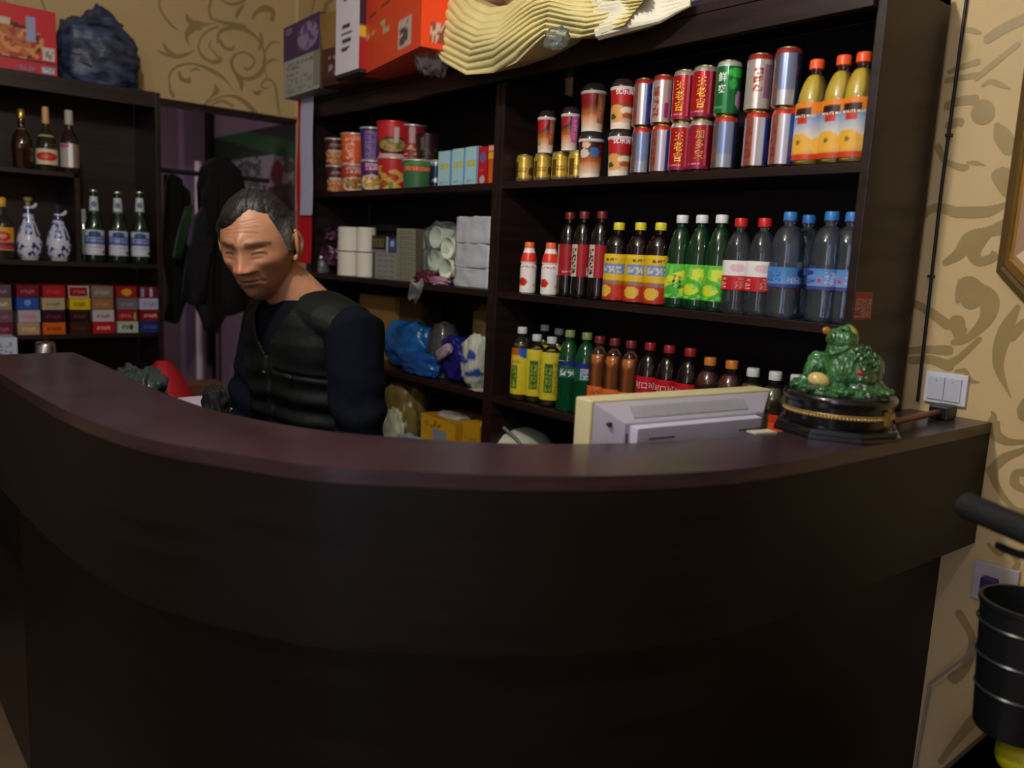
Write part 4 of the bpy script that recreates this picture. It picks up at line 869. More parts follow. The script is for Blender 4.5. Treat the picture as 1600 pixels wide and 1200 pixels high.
# ================================================================ LEFT CABINET CONTENTS
XC=CF-.035
def side_stand(t,px,X,Z,ofs=0):
    y=yat(px,X,Z); t.location=(X,y,Z); t.rotation_euler=(0,0,facecam(X,y)+ofs); return t
def glass_bottle(name,label,prof,shell,cap,lab=None,collar=None,liq=None,group=None,base2=None):
    t=thing(name,label,'bottle',(0,0,0),0,group)
    MB().lathe(prof,36).build('bottle_body',shell,t,smooth=True)
    MB().lathe([(cap[1],cap[0]),(cap[1]*1.05,cap[0]+.002),(cap[1],cap[0]+cap[2]*.9),(cap[1]*.8,cap[0]+cap[2])],24).build('cap',cap[3],t,smooth=True)
    if lab: sleeve(lab[0],lab[1],lab[2],lab[3],lab[4]).build('label',lbl,t,smooth=True)
    if collar: sleeve(collar[0],collar[1],collar[2],collar[3],collar[4],R1=collar[5]).build('neck_label',lbl,t,smooth=True)
    return t
amb=mat('amber_glass','2a1408',.08,spec=.7,coat=.6); clr=mat('clear_spirit','38342c',.06,spec=.7,trans=.5)
dgr=mat('dark_green_glass','0c2a16',.08,spec=.7,coat=.6)
gold_m=mat('gold_foil','c8a850',.25,metal=.9)
def hz(px,y0,Z): # height of something standing at Z whose top is at pixel y0
    return zat(y0,XC,yat(px,XC,Z))-Z
h=hz(35,170,CA)
side_stand(glass_bottle('liquor_bottle','squat ribbed amber liquor bottle with a gold stopper, leftmost on the upper shelf',[(.03,0),(.034,.006),(.032,.03),(.035,.035),(.033,.06),(.036,.065),(.034,.1),(.028,.125),(.014,.145),(.011,.165),(.013,.17),(.011,h-.035)],amb,(h-.035,.014,.035,gold_m),lab=(.14,.146,.0142,'c8a850',[])),36,XC,CA)
h=hz(74,167,CA)
side_stand(glass_bottle('liquor_bottle','clear liquor bottle with a cream label and red oval, middle of the upper shelf',[(.034,0),(.037,.005),(.037,.09),(.033,.115),(.018,.145),(.012,.16),(.011,h-.06)],clr,(h-.062,.012,.062,mat('tan_cap','c8a068',.4)),lab=(.022,.082,.0378,'d0c49c',[('e',.5,.5,.36,.26,'b8281c'),('t',.3,.4,.7,.6,'d87058',3,1),('r',0,.95,1,1,'6a5a30')]),collar=(.125,.14,.030,'a89870',[],.019)),74,XC,CA)
h=hz(108,172,CA)
side_stand(glass_bottle('liquor_bottle','dark liquor bottle with a silver-grey label and pale cap, right on the upper shelf',[(.03,0),(.033,.005),(.033,.11),(.029,.13),(.015,.155),(.012,.165),(.012,h-.04)],mat('brown_glass','2c1c14',.08,spec=.7),(h-.055,.0145,.055,mat('pale_cap','b0aca4',.4)),lab=(.02,.11,.0338,'a8a098',[('r',.45,.0,.6,1,'e8e8ec'),('r',.6,0,1,1,'8a7458'),('e',.3,.9,.2,.1,'b0508a')])),110,XC,CA)
h=hz(5,308,CB)
side_stand(glass_bottle('liquor_bottle','clear liquor bottle with yellow cap and a yellow label with a red figure',[(.034,0),(.036,.005),(.036,.12),(.031,.145),(.013,.165),(.012,h-.03)],clr,(h-.035,.015,.035,mat('yellow_cap','c89820',.4)),lab=(.035,.12,.0368,'d8a020',[('e',.5,.6,.25,.22,'b82c20'),('r',.0,.05,1,.35,'6a2440'),('e',.5,.62,.12,.1,'c89878'),('r',.1,.05,.9,.2,'a83050')])),6,XC,CB)
por=print_mat('porcelain',.12,coat=.6); 
for px,y0,nm in ((47,308,'left one, with a beige stopper'),(93,320,'right one, with a short dark stopper')):
    t=thing('porcelain_bottle','blue and white porcelain liquor bottle, '+nm,'bottle',(0,0,0),0,'blue and white porcelain bottles'); h=hz(px,y0,CB); hb=h-.035
    prof=[(.026,0),(.030,.003),(.030,.008),(.036,.014),(.043,.035),(.0445,.055),(.042,.08),(.034,.11),(.024,.14),(.016,hb-.02),(.013,hb)]
    def pr(v):
        z=v*hb
        for (r0,z0),(r1,z1) in zip(prof,prof[1:]):
            if z0<=z<=z1: return r0+(r1-r0)*(z-z0)/max(z1-z0,1e-6)
        return prof[-1][0]
    L=[('r',0,0,1,.05,'c0b8a8'),('n',-1,.08,2,.34,9,3,'24306a',.12),('e',.5,.62,.2,.15,'c4cce8'),('t',.38,.48,.62,.76,'283c9a',2,3),('r',-1,.86,2,.97,'28346a'),('n',-1,.74,2,.86,11,2,'3a4a88',.15),('n',.7,.1,1.4,.8,5,2,'3a4478',.1),('n',-.6,.2,.2,.8,5,4,'3a4478',.15)]
    sleeve(0,hb,.04,'c8cce0',L,nu=96,nv=70,prof=pr).build('bottle_body',por,t,smooth=True)
    MB().lathe([(.012,hb-.001),(.008,hb+.004),(.009,hb+.018),(.014,hb+.022),(.015,hb+.032),(.011,h)],24).build('stopper',mat('stopper_'+('a' if px<60 else 'b'),'8a8068' if px<60 else '2a3050',.3),t,smooth=True)
    MB().tube([(.012,-.01,hb-.005),(.024,-.012,hb+.004),(.028,-.012,hb+.014)],[.006,.007,.004],8).build('tied_ribbon',mat('pale_ribbon','c8c4cc',.5),t,smooth=True)
    side_stand(t,px,XC,CB)
for px,y0,nm in ((149,297,'left'),(186,300,'middle'),(220,300,'right')):
    h=hz(px,y0,CB)
    t=glass_bottle('beer_bottle','%s of the three dark green beer bottles with blue and white labels'%nm,[(.03,0),(.034,.005),(.035,.012),(.035,.13),(.032,.155),(.022,.185),(.015,.205),(.0135,h-.01),(.0145,h-.006),(.0125,h-.002)],dgr,(h-.007,.0145,.008,mat('foil_cap','c8c8d0',.3,metal=.8)),
      lab=(.03,.128,.0357,'c4c8d8',[('r',-1,.5,2,.68,'5868b0'),('e',.5,.84,.22,.12,'2a4a80'),('r',-1,.72,2,.75,'2a3a80'),('r',-1,.42,2,.48,'3a4a8c'),('t',.1,.53,.9,.65,'b0b8dc',4,1),('t',.2,.3,.8,.36,'b06a80',3,1),('e',.85,.12,.08,.07,'2a2a30')]),
      collar=(h-.085,h-.025,.0182,'c0c8cc',[('e',.5,.5,.2,.2,'4a6a8c'),('r',-1,0,2,.1,'4a6a60')],.0148),group='green beer bottles')
    side_stand(t,px,XC,CB)
sm=glass_bottle('liquor_bottle','slim bottle with a pale label, hidden behind the left beer bottle',[(.018,0),(.02,.004),(.02,.12),(.01,.15),(.009,.19)],dgr,(.18,.011,.03,mat('pale_cap','b0aca4',.4)),lab=(.03,.13,.0207,'8a988c',[]),collar=(.15,.18,.0125,'b0b4b4',[],.0115)); side_stand(sm,132,XC-.08,CB)
# cigarette cartons, end on
rows=[[('5a4858','8a7884'),('6a2028','a85a58'),('9a2024','b83c34'),('8c1c28','b86068'),('7a6a5c','a89888'),('8a1c20','c89030'),('5a1c30','c0a0b0')],
 [('8a7c68','c8b898'),('2c4c98','6a90c8'),('a8967a','7a6c58'),('c8a818','2a2410'),('8c6440','a88058'),('6a6068','8a828c'),('a8a4bc','787890')],  # pale ink on the first carton stands for a highlight
 [('6a4858','8a6a78'),('a89ca8','b87868'),('2a1c28','7a2838'),('2c181c','5a3a34'),('b0acb4','8a5a54'),('8a2028','c06870'),('7a1c1c','d0a088')],
 [('6a2440','9a5a70'),('a88870','d8b068'),('c05a1c','7a3010'),('3a2018','5a3020'),('a81c24','d89a88'),('a8b0a0','2a5a34'),('24306c','4a5898')]]  # gold ink on the second carton is a painted glint
edges=[(-12,22),(27,64.5),(66,104),(108,143),(144,180),(182,216.5),(218,252.5)]
Xc=CF-.012; hc=.0475
rn=('top','second','third','bottom'); cn=('leftmost column','second column from left','third column from left','middle column','third column from right','second column from right','rightmost column')
words={'5a4858':'dusky violet','6a2028':'dark red','9a2024':'bright red','8c1c28':'white-edged crimson','7a6a5c':'grey-brown','8a1c20':'red and gold','5a1c30':'plum','8a7c68':'beige','2c4c98':'royal blue','a8967a':'cream','c8a818':'yellow','8c6440':'tan','6a6068':'grey','a8a4bc':'lavender-white','6a4858':'mauve','a89ca8':'white','2a1c28':'near-black','2c181c':'dark maroon','b0acb4':'pale','8a2028':'carmine','7a1c1c':'brick red','6a2440':'maroon','a88870':'glint-painted beige','c05a1c':'orange','3a2018':'dark brown','a81c24':'red','a8b0a0':'white and green','24306c':'navy'}
crtn=print_mat('carton_gloss',.22,coat=.3)
for ci,(a,b) in enumerate(edges):
    for ri in range(4):
        base,ink=rows[ri][ci]; z=CC+hc*(3-ri)+.0004*(3-ri); jig=random.uniform(-.004,.004)
        y0=yat(a,Xc,CC+.03)+.001; y1=yat(b,Xc,CC+.03)-.001
        w_=random.uniform(-.8,.8)*.003
        t=thing('cigarette_carton','%s cigarette carton, %s row, %s'%(words[base],rn[ri],cn[ci]),'cigarette carton',(Xc+jig,(y0+y1)/2+w_,z),0,'cigarette cartons stacked end-on')
        hw=(y1-y0)/2-.0025
        MB().box((-.22,-hw,0),(0,hw,hc-.001)).build('carton_body',mat('carton_'+base,base,.35),t,bev=.0012)
        L=[('t',.2,.35,.8,.65,ink,4,1)]
        if (ri,ci)==(0,3): L=[('r',0,0,1,1,'b0a8a8'),('r',.05,.1,.93,.9,base),('t',.25,.4,.8,.6,ink,4,1)]
        if (ri,ci)==(1,3): L=[('t',.22,.32,.78,.68,ink,3,1)]
        if (ri,ci)==(1,1): L=[('e',.5,.6,.15,.25,ink)]
        if (ri,ci)==(3,5): L=[('t',.22,.3,.5,.7,ink,2,1),('e',.65,.5,.1,.25,'1c4028')]
        if (ri,ci)==(2,5): L=[('t',.15,.35,.7,.65,ink,4,1),('e',.88,.4,.05,.35,'58c048')]
        if (ri,ci)==(0,5): L=[('e',.5,.5,.25,.3,ink)]
        if (ri,ci)==(0,6): L=[('r',.05,.1,.2,.9,'9a80a0'),('r',.5,.1,.62,.9,ink)]
        MB().grid(lambda u,v:(.0008,-hw+2*hw*u,(hc-.001)*v),30,14,0,layers(base,L)).build('end_print',crtn,t)
# things on the cabinet worktop
XW=CF+.10
for k in range(2):
    y1=yat(27,XW,H-.42); y0=yat(-30,XW,H-.42); hh=(zat(527,XW,y1)-CD)/2
    fold_box('white_pack','%s of the two white-blue packs on the cabinet worktop at the left edge'%('lower','upper')[k],'pack',(XW-.12,y0,CD+hh*k),(XW,y1-(.006 if k==0 else 0),CD+hh*(k+1)-.001),'b0b8cc',side=('b4bccc',[('t',.1,.2,.9,.8,'8088a0',3,2)]),group='white-blue packs')
y=yat(71,XW,H-.42); hh=zat(534,XW,y)-CD
t=thing('steel_cup','upturned steel cup on the cabinet worktop below the cartons','cup',(XW,y,CD)); MB().lathe([(.045,0),(.046,.003),(.036,hh-.012),(.033,hh-.004),(.028,hh),(.001,hh)],32).build('cup_body',mat('steel','b8b8bc',.25,metal=1),t,smooth=True); MB().lathe([(.047,0),(.0485,.002),(.047,.005)],32).build('rim',mat('steel','b8b8bc',.25,metal=1),t,smooth=True)
# on top of the cabinet
XT=CF-.03
ya,yb_=yat(-60,XT,CT),yat(90,XT,CT); h=zat(20,XT,yb_)-CT
L=[('r',0,0,1,1,'c82430'),('e',.42,.45,.42,.3,'3a1c14'),('e',.42,.44,.38,.25,'b86838'),('n',.1,.22,.85,.66,10,2,'d89058',.05),('n',.1,.22,.85,.66,14,5,'a03c28',.2),('r',.2,.68,.5,.78,'c8c0a8'),('r',.68,.5,.78,.85,'9aa0c8'),('r',.84,.24,.97,.44,'c8c4bc'),('t',.85,.26,.96,.42,'8a8078',6,1),('r',.0,.0,1,.18,'c02430'),('t',.55,.05,.75,.12,'8a6a90',3,1),('r',.82,.03,.98,.14,'98a4b4'),('t',.83,.04,.97,.13,'d8e0e8',4,1),('r',.0,.18,1,.2,'3a1418')]
t=fold_box('instant_noodle_carton','red instant noodle carton on top of the left cabinet','carton',(XT-.2,ya,CT),(XT,yb_,CT+h),'b82028'); 
o=t.children[0]; w2=(yb_-ya)/2
MB().grid(lambda u,v:(.1008,-w2+2*w2*u,h*v),60,40,0,layers('c82430',L)).build('side_print',lbl,t)
# dark blue sack
y0,y1=yat(92,XT+.0,CT),yat(238,XT,CT); yc=(y0+y1)/2; hw=(y1-y0)/2; hs=zat(8,XT,yc)-CT
navy=mat('blue_sack','37415c',.4,var=.95,scale=16,bump=1.0,bscale=34,stretch=(1,.7,2))  # strong colour variation paints sheen streaks on the plastic
mb=MB()
def sackr(d):
    k=1+.10*noise.noise(d*3+Vector((2,1,7)))+.06*noise.noise(d*8)-.07*abs(noise.noise(d*6+Vector((4,4,4))))-.04*abs(noise.noise(d*13)); return k*(.62+.38/max(abs(d.x),abs(d.y),abs(d.z),.62)*.75)
mb.ell((0,0,0),(.13,hw*1.02,hs*.56),None,64,44,0,sackr)
vv=[]
for x,yy,z in mb.v:
    z=max(z,-hs*.40)
    if z>0: z*= 1+.35*math.exp(-((yy+ -.02)/(hw*.35))**2)-.25*max(0,yy/hw)
    # pleats that run to the tied corner
    z+= .006*math.sin((yy*1.3+z)*70)
    vv.append((x*(1-.25*max(0,z/hs)),yy,z+hs*.40))
mb.v=vv; t=thing('plastic_sack','stuffed dark blue plastic sack on top of the left cabinet','sack',(XT-.12,yc,CT)); mb.build('sack_body',navy,t,smooth='all')
mb=MB(); mb.tube([(0,hw*.15,hs*.78),(.01,hw*.32,hs*.88),(.02,hw*.52,hs*.83)],[(.03,.012),(.012,.008),(.016,.01)],10); mb.tube([(0,0,hs*.75),(0,.03,hs*.93),(0,.045,hs*1.0)],[(.045,.02),(.03,.012),(.012,.005)],10); mb.build('knotted_handles',navy,t,smooth=True)

# ================================================================ ALCOVE BEHIND THE DOORWAY
blk=mat('black_cloth','0b0b0e',.9,var=.4,bump=.4,bscale=14); chk=mat('dark_check','15161f',.85,var=.7,scale=60)
def poly_slab(name,P,depth,m,f,parent=None,wob=.01,seed=0):
    """soft hanging cloth: outline given in the plane f, filled and thickened"""
    bm=bmesh.new(); vs=[bm.verts.new(f(x,y)) for x,y in P]; fc=bm.faces.new(vs); bmesh.ops.triangulate(bm,faces=[fc])
    bmesh.ops.subdivide_edges(bm,edges=bm.edges,cuts=3); bmesh.ops.subdivide_edges(bm,edges=bm.edges,cuts=1)
    for v in bm.verts: v.co += depth.normalized()*wob*(noise.noise(Vector((v.co.x*9,v.co.y*9+seed,v.co.z*3)))+.6*math.sin((v.co.x+v.co.y)*60+seed))
    me=bpy.data.meshes.new(name); bm.to_mesh(me); bm.free(); me.materials.append(m); me.polygons.foreach_set('use_smooth',[True]*len(me.polygons))
    o=bpy.data.objects.new(name,me); COL.objects.link(o)
    if parent: o.parent=parent
    s=o.modifiers.new('thick','SOLIDIFY'); s.thickness=depth.length; s.offset=0; return o
XH=-4.2
gx=lambda X:(lambda x,y:onX(x,y,X))
rail=MB().tube([(XH,1.0,H+.33),(XH,1.88,H+.33)],.012,10).build('coat_rail',mat('steel_dark','4a4850',.4,metal=.8)); tag(rail,'thin metal rail across the alcove that the coats hang from','rail'); 
for k_,yb0 in enumerate((1.3,1.6)): pass
MB().box((XH-.02,1.0,H+.31),(XH+.02,1.004,H+.35)).build('rail_bracket',mat('steel_dark','4a4850',.4,metal=.8),rail)
def coat(name,label,P,X,m,th,extra=None,seed=0):
    o=poly_slab(name,P,Vector((th,0,0)),m,gx(X),seed=seed,wob=.012); return tag(o,label,'coat')
coat('black_coat','black coat hanging at the left side of the doorway',[(262,272),(280,282),(296,300),(298,345),(290,400),(284,470),(272,505),(256,500),(254,400),(256,300)],XH,blk,.09,seed=1)
coat('long_coat','dark long coat hanging behind the man, in the middle of the doorway',[(322,262),(338,246),(356,250),(374,268),(381,300),(398,330),(402,420),(392,470),(376,485),(352,492),(338,520),(322,516),(306,475),(302,410),(312,330),(316,290)],XH+.06,blk,.10,seed=2)
coat('checked_jacket','dark blue checked jacket sleeve hanging beside the long coat',[(300,345),(318,322),(330,380),(322,430),(316,470),(298,476),(284,468),(288,420),(294,380)],XH+.13,chk,.05,seed=3)
o=poly_slab('green_strap',[(290,322),(302,320),(298,345),(288,385),(284,405),(270,402),(274,380),(282,350)],Vector((.01,0,0)),mat('green_cloth','16381c',.8),gx(XH+.17)); tag(o,'dark green strap hanging between the coats','strap')
# poster with a green header on the alcove's back wall
XA=onY(332,260,WY).x; XB=-3.905
zt0,zt1=onY(400,203,WY).z,onY(400,246,WY).z; zb=onY(400,330,WY).z; w3=XB-XA
po=thing('wall_poster','large poster with a dark green header above a pale picture, in the alcove','poster',((XA+XB)/2,WY-.006,zb)); hh=zt0-zb; hf=(zt1-zb)/hh
PL=[('r',0,0,1,1,'7a7078'),('r',0,hf,1,1,'1a221c'),('d',1.02,1.22,-.45,'1c4424'),('n',.3,.3,.65,hf,14,3,'4a4248',.05),('t',.32,.35,.6,hf-.06,'352e38',4,2),('e',.82,.45,.07,.14,'6a1c24'),('n',.8,.2,1,.6,9,4,'4a3a28',.1),('r',.72,0,1,.28,'4a1c24'),('n',.66,.0,1,.3,7,5,'3a3030',.1)]
MB().grid(lambda u,v:(-w3/2+w3*u,0,hh*v),110,50,0,layers('7a7078',PL)).build('poster_sheet',print_mat('poster_paper',.5),po); MB().box((-w3/2,.001,0),(w3/2,.005,hh)).build('poster_backing',mat('poster_back','2a2a2a',.8),po)
pp=MB(); y=1.78; x=onX(313,560,-4.85); yy=x.y; pp.tube([(-4.85,yy,.35),(-4.85,yy,1.9)],.022,16); o=pp.build('white_pipe',mat('pvc','b8a8b4',.35),smooth=True); tag(o,'white vertical pipe in the alcove below the coats','pipe'); MB().tube([(-4.85,yy,.3),(-4.85,yy,.36)],.027,16).build('pipe_socket',mat('pvc','b8a8b4',.35),o,smooth=True)
p0=onX(305,612,-4.55); fold_box('cardboard_box','small brown cardboard box at the foot of the white pipe','box',(-4.72,p0.y-.03,p0.z-.25),(-4.55,p0.y+.16,p0.z+.04),'6a4c34',side=('7a5a40',[('e',.75,.2,.1,.08,'c8b8a8')]))
MB().box((-4.85,p0.y-.1,0),(-4.5,1.86,p0.z-.25)).build('low_cabinet',purple); lowc=bpy.data.objects['low_cabinet']; tag(lowc,'low purple-grey cabinet in the alcove under the cardboard box','cabinet'); MB().box((-4.5,p0.y-.06,.06),(-4.488,1.8,p0.z-.3)).build('door',mat('purple_door','524058',.6),lowc)
# red cloth heap on a stool
STY=yat(262,-3.28,H-.2)-.02
st=thing('stool','dark wooden stool under the red cloth, left of the man','stool',(-3.28,STY,0)); 
MB().box((-.2,-.2,.52),(.2,.2,.55)).build('seat',wood,st,bev=.004)
for sx in (-1,1):
    for sy in (-1,1): MB().box((sx*.14-.015,sy*.14-.015,0),(sx*.14+.015,sy*.14+.015,.52)).build('leg',wood,st)
rc=MB(); pts=[onX(*q,-3.2) for q in ((258,568),(326,632))]
hR=pts[0].z-.55
def red(u,v):
    a=2*PI*u; r=.02+.23*v; n=noise.noise(Vector((math.cos(a)*1.5,math.sin(a)*1.5,v*2)))
    return (r*math.cos(a)*(1+.12*n),r*math.sin(a)*(1+.12*n)+.0,(hR*(1-v**1.15))+.02*n*math.sin(v*PI)+.001)
o=rc.grid(red,40,24,wrap=True).build('red_cloth',mat('red_cloth','a8101c',.75,var=.3,scale=6,bump=.6,bscale=9),smooth='all'); o.location=(-3.28,STY,.551); tag(o,'bright red cloth heaped on the stool left of the man','cloth')
# couplet banner and white strip on the left end of the shelf unit
FY=F-.022
bl=onY(466,150,FY); br=onY(486,412,FY)
ban=thing('red_banner','long red paper banner hanging on the left end of the shelf unit','banner',(bl.x,FY,br.z)); W_=br.x-bl.x; Hn=onY(466,150,FY).z-br.z
MB().grid(lambda u,v:(W_*u,-.002+.003*math.sin(v*9),Hn*v),6,30).build('banner_sheet',mat('red_paper','c4101c',.55),ban); ban.children[0].modifiers.new('s','SOLIDIFY').thickness=.0012
ps=[onY(x,y,FY-.01) for x,y in ((471,152),(488,336))]
o=MB().grid(lambda u,v:((ps[1].x-ps[0].x)*u,.002*math.sin(v*7),(ps[0].z-ps[1].z)*v),5,24).build('paper_strip',mat('white_paper','b8bcd8',.6)); o.location=(ps[0].x,FY-.012,ps[1].z); o.modifiers.new('s','SOLIDIFY').thickness=.001; tag(o,'long white paper strip pinned over the red banner','paper strip')

# ================================================================ ON THE COUNTER
# monitor, seen from behind
A=onZ(924,626,H-.235); B=onZ(1206,608,H-.235); dv=(B-A); Lm=dv.length; rz=math.atan2(dv.y,dv.x)
mo=thing('computer_monitor','cream computer monitor standing with its back to the counter front','monitor',(A.x,A.y,DKZ),rz)
hm=H-.235-DKZ; be=print_mat('beige_plastic',.4); bei=mat('beige_shell','c8c098',.4); lav=mat('back_cover','aca8b8',.45)
# local x along the back, y into the screen side, back faces -Y (towards the room)
def quadbox(mb,P0,P1): # loft between two rectangles in XZ at different y
    (x0,x1,z0,z1,y0),(a0,a1,b0,b1,y1)=P0,P1
    mb.add([(x0,y0,z0),(x1,y0,z0),(x1,y0,z1),(x0,y0,z1),(a0,y1,b0),(a1,y1,b0),(a1,y1,b1),(a0,y1,b1)],[(0,1,2,3),(7,6,5,4),(0,4,5,1),(1,5,6,2),(2,6,7,3),(3,7,4,0)]); return mb
quadbox(MB(),(0,Lm,.05,hm,.0),(0,Lm,.05,hm,.045)).build('front_shell',bei,mo,bev=.003)
MB().box((.012,.0452,.062),(Lm-.012,.047,hm-.014)).build('screen',mat('screen_glass','08080a',.15),mo)
quadbox(MB(),(.055,Lm-.05,.06,hm-.038,-.028),(.006,Lm-.006,.053,hm-.004,.0)).build('back_cover',lav,mo,bev=.002)
quadbox(MB(),(.068,Lm-.075,.062,hm-.044,-.046),(.066,Lm-.072,.06,hm-.042,-.027)).build('rear_panel',mat('back_cover2','b8b4cc',.45),mo,bev=.0015)
sl=MB()
for k in range(56):
    x=.078+k*(Lm-.165)/56; sl.box((x,-.0171,hm-.0325),(x+.0022,-.0155,hm-.0095),rot=(-.688,0,0))
sl.build('vent_slots',mat('slot_dark','98949c',.6),mo)['kind']='stuff'
for zf,nm in ((hm-.066,0),(hm-.094,0),(hm-.13,0),(hm-.17,0)):
    for x0 in (.095,Lm-.135):
        d=MB()
        for k in range(9): d.box((x0+k*.0068,-.0468,zf),(x0+k*.0068+.0048,-.046,zf+.003))
        d.build('vent_row',mat('slot_black','2c2a34',.6),mo)
d=MB()
for k in range(4): d.box((.0585,-.0295,.075+k*.032),(.061,-.027,.075+k*.032+.018))
d.build('side_notches',mat('slot_black','2c2a34',.6),mo)
for x in (.03,Lm-.028): 
    s_=MB().tube([(x,-.0105,hm-.04),(x,-.019,hm-.04)],.004,12).build('screw_hole',mat('slot_black','2c2a34',.6),mo)
MB().box((Lm/2-.04,.0,.0),(Lm/2+.04,.04,.06)).build('stand_neck',bei,mo,bev=.003); MB().lathe([(.11,0),(.11,.008),(.05,.016)],40,ctr=(Lm/2,.03,0)).build('stand_base',bei,mo,smooth=True)
# cream paper edge by the toad
o=MB().box((-.025,-.012,0),(.025,.012,.003)).build('paper_pad',mat('pad','c0b8a0',.7)); p=onZ(1190,676,LZ); o.location=(p.x,p.y,LZ); o.rotation_euler=(0,0,1.3); tag(o,'small cream paper pad between the monitor and the toad figure','pad')
# wealth toad
TC=Vector((-.752,1.465,LZ))
toad=thing('toad_figurine','glossy green three-legged money toad figurine on a round black plinth','figurine',TC,0)
bkl=mat('black_lacquer','0c0c10',.22,spec=.5,coat=.4)
R8=.118
fl=facecam(TC.x,TC.y)
mb=MB(); mb.lathe([(R8,0),(R8,.008),(R8*.95,.010),(R8*.95,.017),(R8*.9,.019)],8); 
for i,v in enumerate(mb.v):
    a=PI/8+fl; mb.v[i]=(v[0]*math.cos(a)-v[1]*math.sin(a),v[0]*math.sin(a)+v[1]*math.cos(a),v[2])
mb.build('plinth_foot',bkl,toad,bev=.001)
RP=.096
MB().lathe([(RP*.98,.018),(RP,.022),(RP,.054),(RP*1.02,.060),(RP*1.05,.064),(RP*1.05,.070),(RP*1.02,.075),(RP*.95,.078)],64).build('plinth_drum',bkl,toad,smooth=True)
mb=MB(); 
for k in range(96): a=2*PI*k/96; mb.ell((RP*1.005*math.cos(a),RP*1.005*math.sin(a),.040),(.0035,.0035,.0032),None,6,5)
mb.build('gold_beading',mat('gilt','c8b078',.3,metal=.8),toad,smooth=True)['kind']='stuff'
MB().lathe([(RP*1.004,.0425),(RP*1.014,.0435),(RP*1.014,.0455),(RP*1.004,.0465)],64,cap=False).build('gold_ring',mat('gilt2','b89c60',.3,metal=.8),toad,smooth=True)
a=fl-PI/2+1.0
o=MB().box((-.008,-.003,-.012),(.008,.003,.012)).build('gold_clasp',mat('gilt3','8a6a2c',.35,metal=.6),toad,bev=.001); o.location=(RP*1.02*math.cos(a),RP*1.02*math.sin(a),.042); o.rotation_euler=(0,0,a+PI/2)
# toad body in a frame where +x is picture right, +y away from the lens
Rt=Matrix.Rotation(fl,3,'Z')
T=MB()
def te(c,r,rot=None,dis=None,nu=24,nv=16):
    Rm=Rt@(Euler(rot).to_matrix() if rot else Matrix.Identity(3)); T.ell(Rt@Vector(c),r,Rm,nu,nv,0,dis)
z0=.077
te((.012,.0,z0+.036),(.05,.046,.040),(0,.35,0))            # haunches and back
te((-.002,-.004,z0+.056),(.032,.034,.034),(0,-.3,0))        # chest rising
te((-.004,-.008,z0+.083),(.026,.027,.022),(0,-.35,0))       # head
te((-.018,-.010,z0+.087),(.017,.021,.014),(0,-.5,0))        # snout
te((-.002,-.024,z0+.101),(.008,.008,.007)); te((.004,.012,z0+.101),(.008,.008,.007))   # eye bumps
te((-.006,-.034,z0+.030),(.021,.018,.028),(0,.1,0))         # near upper arm / thigh
te((-.004,-.044,z0+.008),(.017,.012,.008)); te((-.022,-.046,z0+.005),(.010,.008,.005))
te((-.042,.006,z0+.040),(.022,.016,.022),(0,.5,0)); te((-.055,.0,z0+.026),(.014,.014,.020)); te((-.064,.0,z0+.010),(.012,.012,.014))
te((.052,.010,z0+.034),(.018,.022,.028),(0,.3,0)); te((.060,.004,z0+.012),(.016,.02,.012))
te((.034,-.038,z0+.010),(.022,.012,.009)); te((.030,-.034,z0+.026),(.016,.012,.014))
random.seed(11)
for k in range(90):     # warts on the back and throat folds
    a_=random.uniform(-.3,1.5); b_=random.uniform(-1.5,1.2)
    d=Vector((math.sin(a_)*math.cos(b_),math.sin(b_)*.9-.2,math.cos(a_))).normalized()
    c=Vector((.012,0,z0+.036))+Vector((d.x*.052,d.y*.047,d.z*.043)); te(c,(.0036,.0036,.0036),nu=8,nv=6)
for k in range(5): te((-.010+.008*k,-.034+.002*k,z0+.066-.009*k),(.020,.007,.0042),(0,-.4,0),nu=16,nv=8)
T.ell((0,0,z0),(RP*.9,RP*.9,.007),None,40,8,0,lambda d:1+.05*noise.noise(d*6))
for k in range(46):     # coins and folds heaped on the base
    a_=2*PI*k/46+random.uniform(-.05,.05); r_=RP*random.uniform(.62,.88); T.ell((r_*math.cos(a_),r_*math.sin(a_),z0+.004+random.uniform(0,.004)),(.013,.011,.005),Euler((random.uniform(-.4,.4),random.uniform(-.4,.4),a_)).to_matrix(),12,8)
jade=mat('jade_glaze','285c2e',.22,var=.7,scale=30,spec=.6,coat=.7,bump=.5,bscale=160)
tb=T.build('toad_body',jade,toad,smooth='all')
for ch in toad.children:
    if ch.name.startswith('toad_body'): ch.scale.z=1.16; ch.location.z=-.077*.16
rm=tb.modifiers.new('merge','REMESH'); rm.mode='VOXEL'; rm.voxel_size=.0014; rm.use_smooth_shade=True
tx_=bpy.data.textures.new('jade_relief','CLOUDS'); tx_.noise_scale=.009; dm_=tb.modifiers.new('relief','DISPLACE'); dm_.texture=tx_; dm_.strength=.006; dm_.mid_level=.5
def tp(name,c,r,m,rot=None):
    c=(c[0],c[1],z0+(c[2]-z0)*1.16); mb=MB(); mb.ell(Rt@Vector(c),r,Rt@(Euler(rot).to_matrix() if rot else Matrix.Identity(3)),18,12); return mb.build(name,m,toad,smooth='all')
tp('gold_ingot',(-.038,-.040,z0+.018),(.021,.017,.015),mat('cream_glaze','c8b070',.2,coat=.6),(0,.3,.2)); tp('coin_in_mouth',(-.034,-.014,z0+.096),(.009,.003,.007),mat('coin','b8843c',.35,metal=.3),(0,.3,.5))
tp('brow_stripe',(.010,-.014,z0+.099),(.012,.007,.006),mat('yellow_glaze','98902c',.25,coat=.6),(0,.7,0)); tp('red_gem',(.030,-.0455,z0+.036),(.0048,.003,.005),mat('red_gem','b01c1c',.15,coat=.6)); tp('eye',(-.006,-.031,z0+.100),(.003,.003,.003),mat('eye_dark','06140a',.1))
